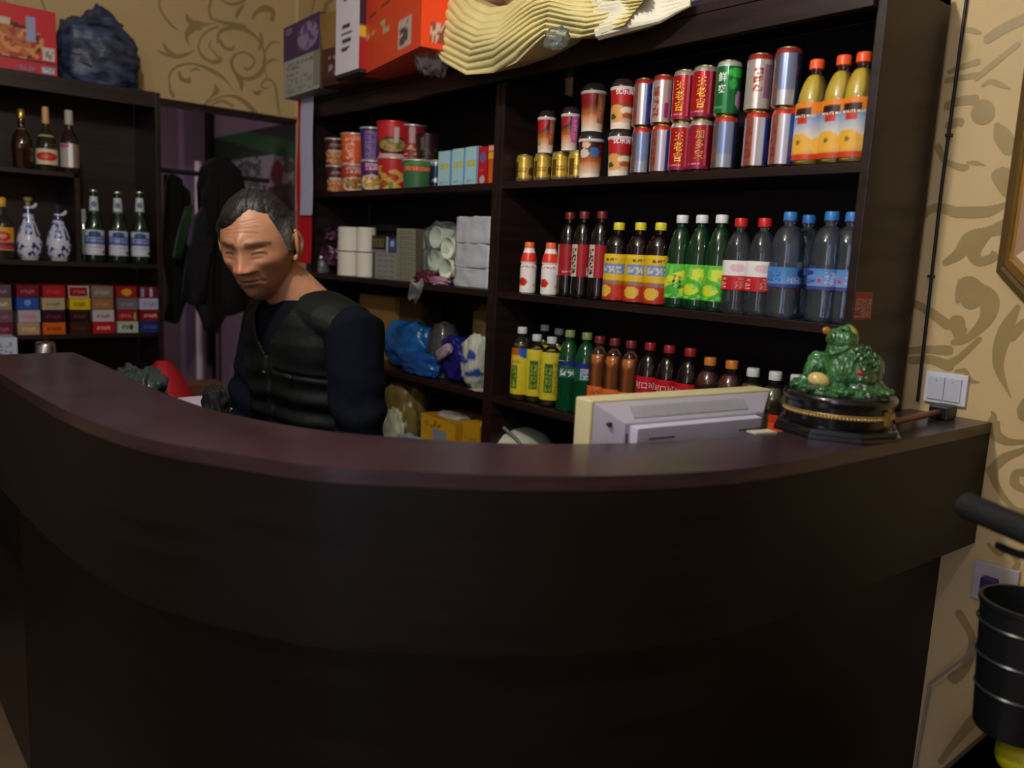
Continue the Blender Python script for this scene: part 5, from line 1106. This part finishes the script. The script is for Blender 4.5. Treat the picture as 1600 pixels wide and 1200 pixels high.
for k,(x,zz) in enumerate(((.020,.078),(.024,.070),(.029,.064),(.024,.056),(.036,.048),(.018,.036),(.040,.036))): tp('clear_gem',(x,-.036-.004*(k>3),z0+zz-.006),(.0024,.002,.0024),mat('clear_gem','a8c8b0',.05,spec=1))
# smoking pipe like red-brown stick behind the plinth
pA=onZ(1402,662,LZ+.012); pB=onZ(1470,640,LZ+.022)
pA=Vector((-.700,1.58,LZ+.016)); pB=Vector((-.705,1.83,LZ+.016))
st=thing('wooden_rod','reddish wooden rod with a dark clip behind the toad figure','rod',(0,0,0)); MB().tube([pA,(pA+pB)/2,pB],[.007,.007,.006],12).build('rod',mat('red_wood','6a2c20',.35),st,smooth=True)
MB().box((pB.x-.02,pB.y-.03,LZ),(pB.x+.02,pB.y+.02,LZ+.03)).build('clip',mat('black_plastic2','101012',.4),st,bev=.004)
# papers and odds behind the ledge
def lay(name,label,cat,px,py,Z,size,m,rz=0,h=.003):
    p=onZ(px,py,Z); o=MB().box((-size[0]/2,-size[1]/2,0),(size[0]/2,size[1]/2,h)).build(name,m,bev=min(.001,h/3)); o.location=(p.x,p.y,Z); o.rotation_euler=(0,0,rz); return tag(o,label,cat)
bag('plastic_bag','crumpled clear plastic bag lying behind the left part of the ledge','bag',(onX(216,592,-2.12).x,onX(216,592,-2.12).y,H-.385),(.11,.055,.075),film('grey_clear','5a6a6c',.3,.15,bump=.8,bscale=26,fres=.2),61,.3,3)
o=lay('ledger','open white ledger lying on the desk left of the man','book',334,640,DKZ+.055,(.20,.10),mat('ledger_paper','b8b0c4',.6),.1,.02); 
o2=MB().box((-.11,-.06,-.056),(.11,.06,0)).build('book_block',mat('book_blue','30406a',.5),o,bev=.002)
bag('purse','small dark purple cloth purse beside the white ledger','purse',(onX(336,628,-1.97).x,onX(336,628,-1.97).y,DKZ+.085),(.035,.03,.055),mat('dark_purple','0c0812',.8,bump=.5),63,.25,2.5)
# ================================================================ WALL THINGS ON THE RIGHT
w0=onY(1447,579,WY-.012); w1=onY(1506,637,WY-.012); sw=thing('light_switch','white double-rocker light switch on the wall above the counter end','switch',(w0.x,WY,w1.z+.0)); W=w1.x-w0.x; HS=w0.z-w1.z
swm=mat('switch_white','c8ccd8',.3); MB().box((0,-.010,0),(W,0,HS)).build('face_plate',swm,sw,bev=.002)
for k in range(2):
    x=W*(.1+.40*k); r=MB().box((x,-.0145,HS*.12),(x+W*.38,-.0085,HS*.86),rot=(.04,0,0)).build('rocker',mat('rocker','bcc0cc',.3),sw,bev=.001)
    MB().box((x+W*.19-.0012,-.0155,HS*.72),(x+W*.19+.0012,-.0142,HS*.75)).build('indicator',mat('indicator','8a4448',.4),r)
cA=onY(1510,0,WY-.006); cB=onY(1440,570,WY-.006)
o=MB().tube([(cA.x+.004,WY-.006,2.78),(cA.x,WY-.006,cA.z),(cA.x-.003,WY-.005,(cA.z+cB.z)/2),(cB.x,WY-.006,cB.z),(cB.x+.001,WY-.006,LZ+.02)],.0035,10).build('black_cable',mat('cable','080808',.5),smooth=True); tag(o,'thin black cable running down the wall to the light switch','cable')
for zz in (H+.3,H+.0): MB().box((cA.x-.007,WY-.012,zz),(cA.x+.005,WY,zz+.006)).build('cable_clip',mat('clip_','1a1a1a',.5),o)
# picture frame with cut corners
fx0,fz0=onY(1561,405,WY-.02).x,onY(1597,462,WY-.02).z; f1=onY(1600,160,WY-.02)
fx0=onY(1559,400,WY-.02).x; FW=.62; FH=.72; cut=.075
fr_=thing('picture_frame','gilt picture frame with cut corners at the right edge','picture frame',(fx0,WY,fz0-.03))
def octo(mrg,y): 
    a,b,c_=mrg,FW-mrg,cut; return [(a,y,a+c_),(a+c_,y,a),(b-c_,y,a),(b,y,a+c_),(b,y,FH-a-c_),(b-c_,y,FH-a),(a+c_,y,FH-a),(a,y,FH-a-c_)]
for nm,prof,m in (('outer_moulding',((.0,-.001),(.0,-.018),(.008,-.022),(.013,-.018)),mat('frame_dark','5a4424',.4)),('gilt_moulding',((.013,-.016),(.016,-.026),(.024,-.028),(.028,-.018)),mat('frame_gilt','d8b060',.22,metal=.85)),('inner_moulding',((.028,-.017),(.034,-.020),(.046,-.014),(.05,-.006)),mat('frame_pale','a88c70',.35,metal=.3))):
    rings=[octo(a,b) for a,b in prof]; vs=[p for r in rings for p in r]; fs=[(j*8+i,(j+1)*8+i,(j+1)*8+(i+1)%8,j*8+(i+1)%8) for j in range(len(rings)-1) for i in range(8)]
    mb=MB(); mb.add(vs,fs); mb.build(nm,m,fr_,clean=True)
mb=MB(); mb.add(octo(.048,-.006),[tuple(range(8))]); mb.build('picture',mat('dark_picture','0a0c10',.4,var=.6,spec=.2),fr_)
# sticker with two lines of white characters
q=[onX(x,y,XR+.0195) for x,y in ((1330,460),(1365,452),(1362,496),(1328,503))]
yy0,yy1=1.603,q[1].y; zz0,zz1=(q[2].z+q[3].z)/2,(q[0].z+q[1].z)/2
skr=thing('red_sticker','square red sticker with two rows of pale characters on the unit side','sticker',(XR+.0192,yy0,zz0)); Wd,Hd=yy1-yy0,zz1-zz0
MB().box((0,0,0),(.0006,Wd,Hd)).build('sticker_sheet',mat('sticker_red','8c2a2c',.4),skr)
m_=MB(); text_flat(m_,'招财进',(.0012,Wd*.5,Hd*.55),(0,1,0),(0,0,1),.0235); text_flat(m_,'二维码',(.0012,Wd*.5,Hd*.22),(0,1,0),(0,0,1),.0235); m_.build('lettering',mat('sticker_ink','c09088',.5),skr)
# socket, plug and white cord
s0=onY(1521,897,WY-.008); s1=onY(1562,948,WY-.008); so=thing('wall_socket','white wall socket with a purple plug, low beside the counter end','socket',(s0.x,WY,s1.z)); MB().box((0,-.009,0),(.086,0,.086)).build('face_plate',mat('socket_white','b0a8b0',.35),so,bev=.002); MB().box((.022,-.034,.03),(.052,-.0095,.06)).build('plug',mat('plug_purple','3a1c5c',.4),so,bev=.004)
MB().tube([(.035,-.03,.035),(.04,-.05,.0),(.055,-.06,-.04),(.02,-.05,-.12),(-.05,-.03,-.22),(-.06,-.02,-.4),(-.05,-.02,-.7)],.0028,8).build('cord',mat('cord_white','9a908c',.4),so,smooth=True)
# ---- electric scooter parked at the right: grip, lever, stem and front basket
g0=dep(1506,788,1.22); g1=dep(1625,838,1.10); dirn=(g1-g0).normalized(); g2=g1+dirn*.14
sc=thing('scooter','parked scooter handlebar with a black grip and a dark front basket, right edge','scooter',(g2.x+.1,g2.y,0))
bpy.context.view_layer.update(); off_=-sc.location
blr=mat('grip_rubber','0c0e10',.7,bump=.8,bscale=300); mtl=mat('dark_metal','33363a',.35,metal=.8)
def sp(mb,n,m,**k): o=mb.build(n,m,sc,**k); o.location=off_; return o
ps=[];rs=[]
for k in range(33):
    t_=k/32; ps.append(g0.lerp(g1,t_)); rs.append((.0175 if k in(0,32) else .019)+(.0009 if k%2 else 0))
rs[0]=.0165; sp(MB().tube([g0-dirn*.003]+ps,[.012]+rs,20),'grip',blr,smooth=True)
sp(MB().tube([g1,g2,g2+Vector((.12,.02,-.02))],.0115,14),'handlebar',mtl,smooth=True)
lv=[g0.lerp(g1,.45)+Vector((.0,.02,-.045)),g0.lerp(g1,.75)+Vector((0,.01,-.04)),g1+Vector((0,0,-.03)),g2+Vector((0,0,-.012))]
sp(MB().tube(lv,[(.006,.004)]*4,10),'brake_lever',mtl,smooth=True)
stem=g2+Vector((.12,.02,-.02)); sp(MB().tube([stem,stem+Vector((0,0,-.5)),Vector((stem.x,stem.y+.1,.25))],.02,14),'stem',mtl,smooth=True)
sp(MB().tube([(stem.x,stem.y+.1-.02+.2*math.cos(a)*.9,.22+.2*math.sin(a)) for a in [2*PI*i/32 for i in range(33)]],.028,12,cap=False),'wheel',blr,smooth=True)
bc=dep(1612,948,1.42); RB_=.078; zt=bc.z; bz=zt-.23
bk=film('basket_plastic','14181c',.93,.3)
bb=MB().lathe([(RB_*.78,bz-zt),(RB_*.82,bz-zt+.005),(RB_,0),(RB_*1.04,0),(RB_*1.04,.008),(RB_*.96,.008),(RB_*.76,bz-zt+.01),(.001,bz-zt+.01)],40,ctr=(bc.x,bc.y,zt)); sp(bb,'basket',mat('basket_black','14171a',.35),smooth=True)
for k in range(3): sp(MB().lathe([(RB_*(1.0-.06*k),-.03-.06*k),(RB_*(1.03-.06*k),-.033-.06*k),(RB_*(1.0-.06*k),-.036-.06*k)],40,ctr=(bc.x,bc.y,zt),cap=False),'basket_hoop',mat('hoop','2a2c30',.3),smooth=True)
# yellow ball on the floor-side shelf... stands as a small helmet on a crate below the basket
cr=dep(1596,1200,1.45); crate=thing('crate','dark crate low in the bottom right corner','crate',(cr.x,cr.y+.02,0)); hz_=cr.z-.03
MB().box((-.1,-.1,0),(.12,.12,hz_)).build('crate_body',mat('crate_dark','241c18',.7),crate,bev=.004); MB().box((-.105,-.105,hz_-.03),(.125,.125,hz_-.0)).build('crate_rim',mat('crate_rim','2e241e',.7),crate,bev=.003)
o=MB().ell((0,0,.045),(.05,.05,.045),None,28,18,0,lambda d:1+.02*noise.noise(d*3)).build('ball',mat('yellow_rubber','b0a81c',.4,bump=.3),smooth='all'); o.location=(cr.x,cr.y+.02,hz_); tag(o,'yellow ball on the dark crate in the bottom right corner','ball')
# ---- glass display case beyond the counter's left end, seen under the ledge
dc=thing('display_case','low dark display case with glass front at the far left under the ledge','display case',(-2.8,.6,0))
bpy.context.view_layer.update(); od=-dc.location
def dp(mb,n,m,**k): o=mb.build(n,m,dc,**k); o.location=od; return o
DX0,DX1,DY_=-3.3,-2.262,.385; zs=onY(20,870,DY_).z
dp(MB().box((DX0,DY_,0),(DX1,DY_+.02,zs-.03)),'front_panel',wood); dp(MB().box((DX0,DY_,zs-.03),(DX1,DY_+.3,zs)),'case_floor',mat('case_black','0c0a0b',.4))
dp(MB().box((DX1-.015,DY_,zs),(DX1,DY_+.3,H-.54)),'side_panel',wood); dp(MB().box((DX0,DY_+.28,0),(DX1,DY_+.3,H-.54)),'back_panel',wood); dp(MB().box((DX0,DY_,H-.54),(DX1,DY_+.3,H-.52)),'case_top',wood)
dp(MB().box((DX0,DY_+.002,zs),(DX1-.015,DY_+.005,H-.54)),'glass_front',film('case_glass','ffffff',.02,.03,fres=.1))
cols=['7a1c20','a8926a','3c4448','8a7a60','5a6468','9a8a5c']
for k in range(9):
    x1=DX1-.02-.062*(k//3); z=zs+.0315*(k%3)
    tag(MB().box((x1-.058,DY_+.03,z),(x1,DY_+.13,z+.03)).build('cigarette_pack',mat('pack_'+cols[(k*2+k//3)%6],cols[(k*2+k//3)%6],.35),bev=.001),'%s pack in the display case, %s stack from its right end'%(('bottom','middle','top')[k%3],('first','second','third')[k//3]),'cigarette pack','packs in the display case')
# ================================================================ THE MAN
skin=print_mat('skin',.48,bump=.12,bscale=160)
NB=Vector((-1.80,.90,1.315))        # neck base
ft=math.atan2(-.995,.12)            # torso facing
FT=Vector((math.cos(ft),math.sin(ft),0)); LT=Vector((-FT.y,FT.x,0))   # his front, his left
hc_=dep(404,384,1.84)
fy=math.radians(-46); pitch=math.radians(13); rollh=math.radians(3)
Hf=Vector((math.cos(fy),math.sin(fy),0)); Hl=Vector((Hf.y,-Hf.x,0))   # local x = his right
HR=Matrix((( Hl.x,Hf.x,0),(Hl.y,Hf.y,0),(0,0,1)))                     # columns x (his right), y (front), z
HR=HR@Matrix.Rotation(-pitch,3,'X')@Matrix.Rotation(rollh,3,'Y')
HS_=1.04
def hw2(p): return hc_+HR@(Vector(p)*HS_)
def gs(x,z,cx,cz,sx,sz): return math.exp(-((x-cx)/sx)**2-((z-cz)/sz)**2)
def head_pt(d, off=0):
    """surface point of the head in head space for a direction d (x right, y front, z up)"""
    x,y,z=d.x*.0735,d.y*.094,d.z*.117
    if z>0:
        k=1+.06*max(0,1-abs(d.z-.5)*2); x*=k; y*=k if d.y<0 else 1
    if z<-.01:
        t=min(1,(-.01-z)/.107); x*=1-.30*t**1.3
        if d.y>0: y*=1+.05*t
        else: y*=1-.38*t
    if d.y>0:  # front face is flatter
        y=y*(.90+.10*(1-min(1,abs(d.x)*1.3)))
        f=min(1,d.y*2.2); X,Z=abs(x),z; q=0
        q+=.0055*gs(X,Z,.024,.021,.022,.008)         # brow ridge
        q-=.0125*gs(X,Z,.030,.005,.0160,.0105)       # sockets
        q+=.0085*gs(X,Z,.031,.004,.0120,.0075)       # lids over the eyeball
        q-=.0022*gs(X,Z,.031,.000,.013,.0020)      # lid slit
        q-=.0018*gs(X,Z,.031,.0125,.015,.002)
        q-=.0030*gs(X,Z,.029,-.011,.014,.004)        # under-eye
        nr=max(0,min(1,(.004-Z)/.036))**1.25 if Z>-.036 else max(0,1-(-.036-Z)/.010)
        q+=(.0055+.0160*nr)*math.exp(-(X/(.0095+.0070*nr))**2.4)*(1 if Z<.03 else math.exp(-((Z-.03)/.01)**2))*(1 if Z>-.036 else nr)
        q+=.0040*gs(X,Z,0,-.029,.0085,.0085)
        q+=.0100*gs(X,Z,.0165,-.0330,.0070,.0080)    # nostril wings
        q-=.004*gs(X,Z,.007,-.043,.005,.003)
        q+=.0060*gs(X,Z,.047,-.020,.018,.014)        # cheekbone
        q-=.0065*gs(X,Z,.047,-.052,.016,.018)        # hollow cheek
        dx=X-(.020+.30*max(0,-.035-Z)); q-=.0034*math.exp(-(dx/.0035)**2)*(1 if -.066<Z<-.035 else 0)  # smile fold
        q+=.0070*gs(X,Z,0,-.058,.024,.018)
        q+=.0034*gs(X,Z,.0,-.0525,.020,.0035)+.0040*gs(X,Z,0,-.0645,.017,.004)
        q-=.0046*gs(X,Z,0,-.0585,.023,.0018)
        q-=.0030*gs(X,Z,0,-.0735,.016,.005)
        q+=.0095*gs(X,Z,0,-.094,.019,.014)
        for i,zz in enumerate((.042,.050,.058,.066)): q-=.0013*math.exp(-((Z-zz-.003*math.cos(x*60+i))/.0014)**2)*(1 if X<.036 else 0)
        for s_ in (-1,1): q-=.0018*math.exp(-((x-s_*.006)/.0015)**2-((Z-.024)/.008)**2)
        y+=q*f
    p=Vector((x,y,z)); n=Vector((d.x/.0735,d.y/.094,d.z/.117)).normalized()
    return p+n*off
def sphere_dirs(nu,nv):
    for j in range(nv+1):
        th=PI*j/nv
        for i in range(nu):
            ph=2*PI*i/nu; yield Vector((math.sin(th)*math.cos(ph),math.sin(th)*math.sin(ph),math.cos(th)))
def face_list(nu,nv):
    return [(j*nu+i,(j+1)*nu+i,(j+1)*nu+(i+1)%nu,j*nu+(i+1)%nu) for j in range(nv) for i in range(nu)]
B=MB(); nu,nv=260,220
B.add([hw2(head_pt(d)) for d in sphere_dirs(nu,nv)],face_list(nu,nv))
for s_ in (-1,1):   # ears
    P=[];R_=[]
    for k in range(11):
        a=-1.9+k*.43; P.append(hw2((s_*(.079+.006*math.sin(a*.5+1.2)),-.014-.016*math.cos(a)*-1*-1+.0,.002+.030*math.sin(-a+.2)))); R_.append(.0048 if k<8 else .006)
    P=[hw2((s_*(.078+.008*math.sin(PI*k/10)+.003*(1-k/10)),-.008-.018*math.sin(PI*k/10),.032-.062*k/10)) for k in range(11)]
    B.tube(P,[.004,.005,.0052,.005,.0048,.0046,.0045,.0045,.005,.006,.0045],10)
    B.ell(hw2((s_*.0815,-.013,.002)),(.0060,.0180,.0290),HR@Matrix.Rotation(s_*-.35,3,'Z'))
    B.ell(hw2((s_*.077,-.004,-.028)),(.006,.006,.008))
# neck: continuous from skull base into the torso
nk0=hw2((0,-.030,-.055)); 
B.tube([hw2((0,-.022,-.02)),nk0,(nk0+NB)/2+Vector((0,.006,-.004)),NB+Vector((0,0,.0)),NB-Vector((0,0,.06))],[(.050,.054),(.053,.057),(.056,.060),(.064,.068),(.085,.085)],28)
B.tube([hw2((.03,-.03,-.04)),NB+FT*.05-Vector((0,0,.01))],[.014,.012],12); B.tube([hw2((-.045,-.03,-.035)),NB+FT*.055-Vector((0,0,.01))],[.015,.013],12)
HIP=Vector((-1.835,.965,.90))
def torso(mb,g,top=True,sh=1.0):
    """stacked elliptical sections from hips to shoulders; g grows the section"""
    S_=[(0,0,.155,.105,-.08),(0,.01,.16,.108,.0),(.12,.012,.150,.108,.12),(.26,.03,.155,.110,.26),(.34,.05,.166,.106,.34),(.38,.055,.155,.090,.385),(.405,.058,.115,.080,.41),(.42,.06,.07,.06,.425)]
    vs=[];n=40; m=len(S_)
    for j,(zz,_,a,b,z) in enumerate(S_):
        t=max(0,z)/.42; c=HIP.lerp(Vector((NB.x,NB.y,HIP.z)),t**1.2); cz=HIP.z+z*(NB.z-HIP.z)/.425
        for i in range(n):
            th=2*PI*i/n; ca,sa=math.cos(th),math.sin(th)
            ca_=math.copysign(abs(ca)**.8,ca); sa_=math.copysign(abs(sa)**.9,sa)
            p=c+LT*((a+g)*ca_)+FT*((b+g)*sa_); vs.append((p.x,p.y,cz+(g*.5 if j==m-1 else 0)))
    fs=[(j*n+i,j*n+(i+1)%n,(j+1)*n+(i+1)%n,(j+1)*n+i) for j in range(m-1) for i in range(n)]+[tuple(range(n-1,-1,-1)),tuple((m-1)*n+i for i in range(n))]
    mb.add(vs,fs)
SHL=NB+LT*.175-FT*.01+Vector((0,0,-.045)); SHR=NB-LT*.165-FT*.01+Vector((0,0,-.055))
ELL=SHL+LT*.075+FT*.03+Vector((0,0,-.27)); ELR=SHR-LT*.02+FT*.06+Vector((0,0,-.26))
HAL=ELL+FT*.20-LT*.10+Vector((0,0,-.035)); HAR=ELR+FT*.19+LT*.06+Vector((0,0,-.02))
def arm(mb,S0,E0,W0,g):
    up=S0.lerp(E0,.45); mb.tube([S0+(NB-S0)*.25-Vector((0,0,.01)),S0,up,E0,E0.lerp(W0,.35),W0],[.050+g,.056+g,.047+g,.040+g,.040+g,.028+g],24)
torso(B,0); arm(B,SHL,ELL,HAL,0); arm(B,SHR,ELR,HAR,0)
def hand(mb,E0,W0,side):
    d=(W0-E0).normalized(); up=Vector((0,0,1)); sd=d.cross(up).normalized(); n_=sd.cross(d)
    mb.tube([W0-d*.02,W0+d*.01,W0+d*.05,W0+d*.088],[(.020,.028),(.017,.032),(.015,.040),(.012,.040)],16,up=n_)
    for k,(o_,L_) in enumerate(((-.030,.062),(-.010,.074),(.010,.078),(.030,.070))):
        b0=W0+d*.075+sd*o_*(1); P=[b0,b0+d*L_*.45+n_*.004,b0+d*L_*.78-n_*.010,b0+d*L_*.92-n_*.026]; mb.tube(P,[.0095,.009,.0082,.0068],10); mb.ell(P[-1],(.0068,)*3,None,10,8)
    b0=W0+d*.015+sd*side*.024; P=[b0,b0+d*.028+sd*side*.020-n_*.006,b0+d*.056+sd*side*.024-n_*.014]; mb.tube(P,[.012,.0105,.0085],10); mb.ell(P[-1],(.0085,)*3,None,10,8)
hand(B,ELL,HAL,1); hand(B,ELR,HAR,-1)
for s_ in (-1,1):
    hp=HIP+LT*s_*.085; kn=hp+FT*.03+Vector((0,0,-.42)); an=Vector((hp.x,hp.y+.0,.09)); B.tube([hp+Vector((0,0,.02)),hp.lerp(kn,.5),kn,kn.lerp(an,.4),an],[.088,.075,.056,.056,.036],20)
    B.tube([an+Vector((0,.04,-.05)),an+FT*.06+Vector((0,0,-.055)),an+FT*.16+Vector((0,0,-.068))],[(.038,.034),(.034,.040),(.018,.038)],14)
person=B.build('person',skin,smooth='all')
tag(person,'older grey-haired man in a dark vest behind the counter, looking down','person')
rm=person.modifiers.new('one_surface','REMESH'); rm.mode='VOXEL'; rm.voxel_size=.0019; rm.use_smooth_shade=True
sm=person.modifiers.new('soften','SMOOTH'); sm.factor=.5; sm.iterations=2
dg=bpy.context.evaluated_depsgraph_get(); me=bpy.data.meshes.new_from_object(person.evaluated_get(dg)); person.modifiers.clear()
person.data=me
# skin tones, brows, lips, lashes: pigment, plus painted lid highlight, socket shade and creases
HRi=HR.inverted(); at=me.color_attributes.get('Col') or None
if at: me.color_attributes.remove(at)
at=me.color_attributes.new('Col','FLOAT_COLOR','POINT')
base=Vector(C('a67658')); cols=[]
def mixc(a,b,t): return a*(1-t)+Vector(b)*t
for v in me.vertices:
    c=base
    if (v.co-hc_).length<.2:
        p=(HRi@(v.co-hc_))/HS_; X=abs(p.x)
        c=base*(1+.10*noise.noise(p*55)+.06*noise.noise(p*160))
        if p.y>.02:
            c=mixc(c,C('a8583e'),.55*gs(X,p.z,0,-.030,.016,.014))
            c=mixc(c,C('b06a4c'),.35*gs(X,p.z,.045,-.022,.02,.02))
            c=mixc(c,C('7a4238'),.75*gs(X,p.z,0,-.0585,.021,.0065))
            c=mixc(c,C('2a1610'),.8*gs(X,p.z,0,-.0585,.021,.0013))
            st_=max(0,min(1,gs(X,p.z,.008,-.070,.040,.030)*.9)); c=mixc(c,C('6e5244'),.45*st_)
            bz=.0185+.004*math.sin(min(1,X/.05)*PI)
            if .010<X<.054: c=mixc(c,C('1a1412'),.85*math.exp(-((p.z-bz)/.0046)**2)*(.75+.4*noise.noise(p*400)))
            c=mixc(c,C('6a4232'),.6*gs(X,p.z,.028,.000,.020,.016))  # under-eye tone and socket shade in one darker patch
            c=mixc(c,C('140c0a'),.95*math.exp(-((p.z-.0015+.004*((X-.031)/.014)**2)/.0019)**2)*(1 if .018<X<.046 else 0)); c=mixc(c,C('cf9f80'),.5*gs(X,p.z,.031,.0065,.010,.003))  # dark eye line, then a highlight painted on the lid
            for zz in (.042,.050,.058): c=mixc(c,C('7e4c36'),.30*math.exp(-((p.z-zz-.003*math.cos(p.x*60))/.0013)**2)*(1 if X<.034 else 0))  # forehead creases darkened in the colour
    cols += [c.x,c.y,c.z,1]
at.data.foreach_set('color',cols)
me.polygons.foreach_set('use_smooth',[True]*len(me.polygons))
# hair: a cap of strands over the scalp
hb=MB(); nu,nv=220,130; hv=[];hcol=[];keep=[]
for d in sphere_dirs(nu,nv):
    p=head_pt(d); az=math.atan2(d.x,d.y)   # 0 at the face, + to his right
    a=abs(az)
    # height of the hairline around the head
    if a<.9: hl=.070+.014*math.exp(-((az+.35)/.42)**2)-.022*max(0,min(1,(az+.1)/.7))
    elif a<1.35: hl=(.066 if az<0 else .046)-(a-.9)/.45*(.072 if az<0 else .052)
    elif a<1.75: hl=-.006-(.016 if a<1.55 else -.036)
    else: hl=-.045-.02*min(1,(a-1.75))
    hl+=.004*noise.noise(Vector((az*6,0,3)))
    t=(p.z-hl)/.016; th=max(0,min(1,t))
    streak=noise.noise(Vector((d.x*30+d.z*6,d.y*5,d.z*5)))+.5*noise.noise(Vector((d.x*80,d.y*12,d.z*14)))
    off=-.002+th**.6*(.0065+.003*noise.noise(d*3)+.0016*streak)
    if az>-.2 and a<1.1 and p.z>hl: off+=.004*math.exp(-((p.z-hl-.02)/.018)**2)
    hv.append(hw2(head_pt(d,off))); keep.append(t>-.15)
    side=max(0,min(1,(a-.95)/.35))*max(0,min(1,(.062-p.z)/.03)); g_=.42*side+.10*max(0,streak)+.0
    hcol.append(tuple(x*(1-g_)+y*g_ for x,y in zip(C('0d0b0a'),C('8e918a'))))
fs=[f for f in face_list(nu,nv) if all(keep[i] for i in f)]
hb.add(hv,fs,0,hcol)
hair=hb.build('hair',print_mat('hair_strands',.5,bump=.4,bscale=220),person,smooth='all'); hair['label']='short dark hair, grey at the temple'
# sweater, vest, trousers, shoes
def cloth(name,fill,m,vox,label,bump_=None,cut=None):
    mb=MB(); fill(mb); o=mb.build(name,m,person,smooth='all'); o['label']=label
    r=o.modifiers.new('one','REMESH'); r.mode='VOXEL'; r.voxel_size=vox; r.use_smooth_shade=True
    s=o.modifiers.new('soft','SMOOTH'); s.iterations=4
    dg=bpy.context.evaluated_depsgraph_get(); me=bpy.data.meshes.new_from_object(o.evaluated_get(dg)); o.modifiers.clear(); o.data=me
    if bump_:
        new=[v.co+v.normal*bump_(v.co) for v in me.vertices]
        me.vertices.foreach_set('co',[x for p in new for x in p]); me.update()
    if cut:
        bm=bmesh.new(); bm.from_mesh(me); bmesh.ops.delete(bm,geom=[v for v in bm.verts if cut(v.co)],context='VERTS'); bm.to_mesh(me); bm.free()
    me.polygons.foreach_set('use_smooth',[True]*len(me.polygons)); return o
def tl(co):   # torso space: left, front, up from the neck base
    q=co-NB; return q.dot(LT),q.dot(FT),q.z
def sw_fill(mb):
    torso(mb,.012); arm(mb,SHL,ELL,HAL,.016); arm(mb,SHR,ELR,HAR,.016)
    mb.tube([NB-Vector((0,0,.05)),NB+Vector((0,0,.012))],[(.085,.09),(.074,.078)],28)
def sw_b(co):
    l,f,z=tl(co); k=min(1,max(0,(-z-.12)/.1))
    return .006*k*math.sin(z*95+l*40+3*noise.noise(co*8))+.003*noise.noise(co*16)
navyc=mat('navy_knit','080c16',.9,spec=.12,var=.3,scale=40,bump=.3,bscale=200)
cloth('sweater',sw_fill,navyc,.006,'navy blue long-sleeved sweater',sw_b)
vestm=mat('quilted_vest','0c1110',.6,spec=.22,var=.35,scale=10,bump=.35,bscale=60)
def v_fill(mb):
    torso(mb,.024)
    for S0,s_ in ((SHL,1),(SHR,-1)): mb.tube([NB+LT*s_*.06+Vector((0,0,-.01)),NB+LT*s_*.125+Vector((0,0,-.026)),S0-LT*s_*.005+Vector((0,0,.006))],[(.050,.085),(.052,.080),(.050,.074)],20,up=(0,0,1))
def v_b(co):
    l,f,z=tl(co)
    k=min(1,max(0,(-z-.10)/.10)); q=.0045*math.sin(z*118+6*l+2.5*noise.noise(co*7))*k*(1 if f>-.05 else .6)
    q+=.004*noise.noise(Vector((co.x*10,co.y*10,co.z*22)))
    if f>0:
        q-=.008*math.exp(-((l-.005)/.004)**2)              # zip groove
        q-=.007*math.exp(-((z+.150+.10*(l-.08))/.004)**2)*(1 if .03<l<.15 else 0)   # chest pocket
    return q
def v_cut(co):
    l,f,z=tl(co)
    vneck = f>0 and abs(l-.005)<.004+ .062*max(0,min(1,(z+.115)/.10)) and z>-.115
    hole = math.hypot(l*1.0,(f-.012)*.95)<.066 and z>-.06
    arm_ = (abs(l)>.188 and z>-.17) or z<-.50
    return vneck or hole or arm_
vest=cloth('vest',v_fill,vestm,.004,'blackish green quilted sleeveless vest with a front zip',v_b,v_cut)
s=vest.modifiers.new('thick','SOLIDIFY'); s.thickness=.006; s.offset=-1
# zip, snap and chest logo
zp=[]
for k in range(16):
    z=-.12-.018*k; t=max(0,min(1,(NB.z+z-HIP.z)/.42)); c=HIP.lerp(Vector((NB.x,NB.y,HIP.z)),t**1.2); zp.append(Vector((c.x,c.y,NB.z+z))+FT*(.131-.008*(z>-.15))+LT*.005)
MB().tube(zp,.003,8).build('zip',mat('zip_dark','202426',.4,metal=.5),vest)
MB().ell(zp[2]+FT*.003,(.006,.006,.006)).build('snap',mat('snap','3a4040',.3,metal=.6),vest,smooth='all')
lg=zp[2]+LT*.085-FT*.006; m_=MB(); m_.ell(lg,(.016,.004,.006)); m_.build('chest_logo',mat('logo_red','2c1012',.6),vest,smooth='all')
def tr_fill(mb):
    for s_ in (-1,1):
        hp=HIP+LT*s_*.085; kn=hp+FT*.03+Vector((0,0,-.42)); an=Vector((hp.x,hp.y,.09)); mb.tube([hp+Vector((0,0,.03)),hp.lerp(kn,.5),kn,kn.lerp(an,.4),an+Vector((0,0,-.03))],[.104,.090,.074,.070,.066],20)
    mb.ell(HIP+Vector((0,0,-.02)),(.19,.15,.10))
cloth('trousers',tr_fill,mat('dark_trousers','0c0c10',.85,bump=.3),.009,'dark trousers')
for s_ in (-1,1):
    hp=HIP+LT*s_*.085; an=Vector((hp.x,hp.y,.09)); MB().tube([an+Vector((0,.055,-.05)),an+Vector((0,.03,-.045)),an+FT*.06+Vector((0,0,-.05)),an+FT*.15+Vector((0,0,-.058)),an+FT*.185+Vector((0,0,-.068))],[(.02,.03),(.040,.040),(.038,.046),(.026,.046),(.012,.03)],16).build('shoe',mat('black_shoe','0c0c0c',.35),person,smooth=True)
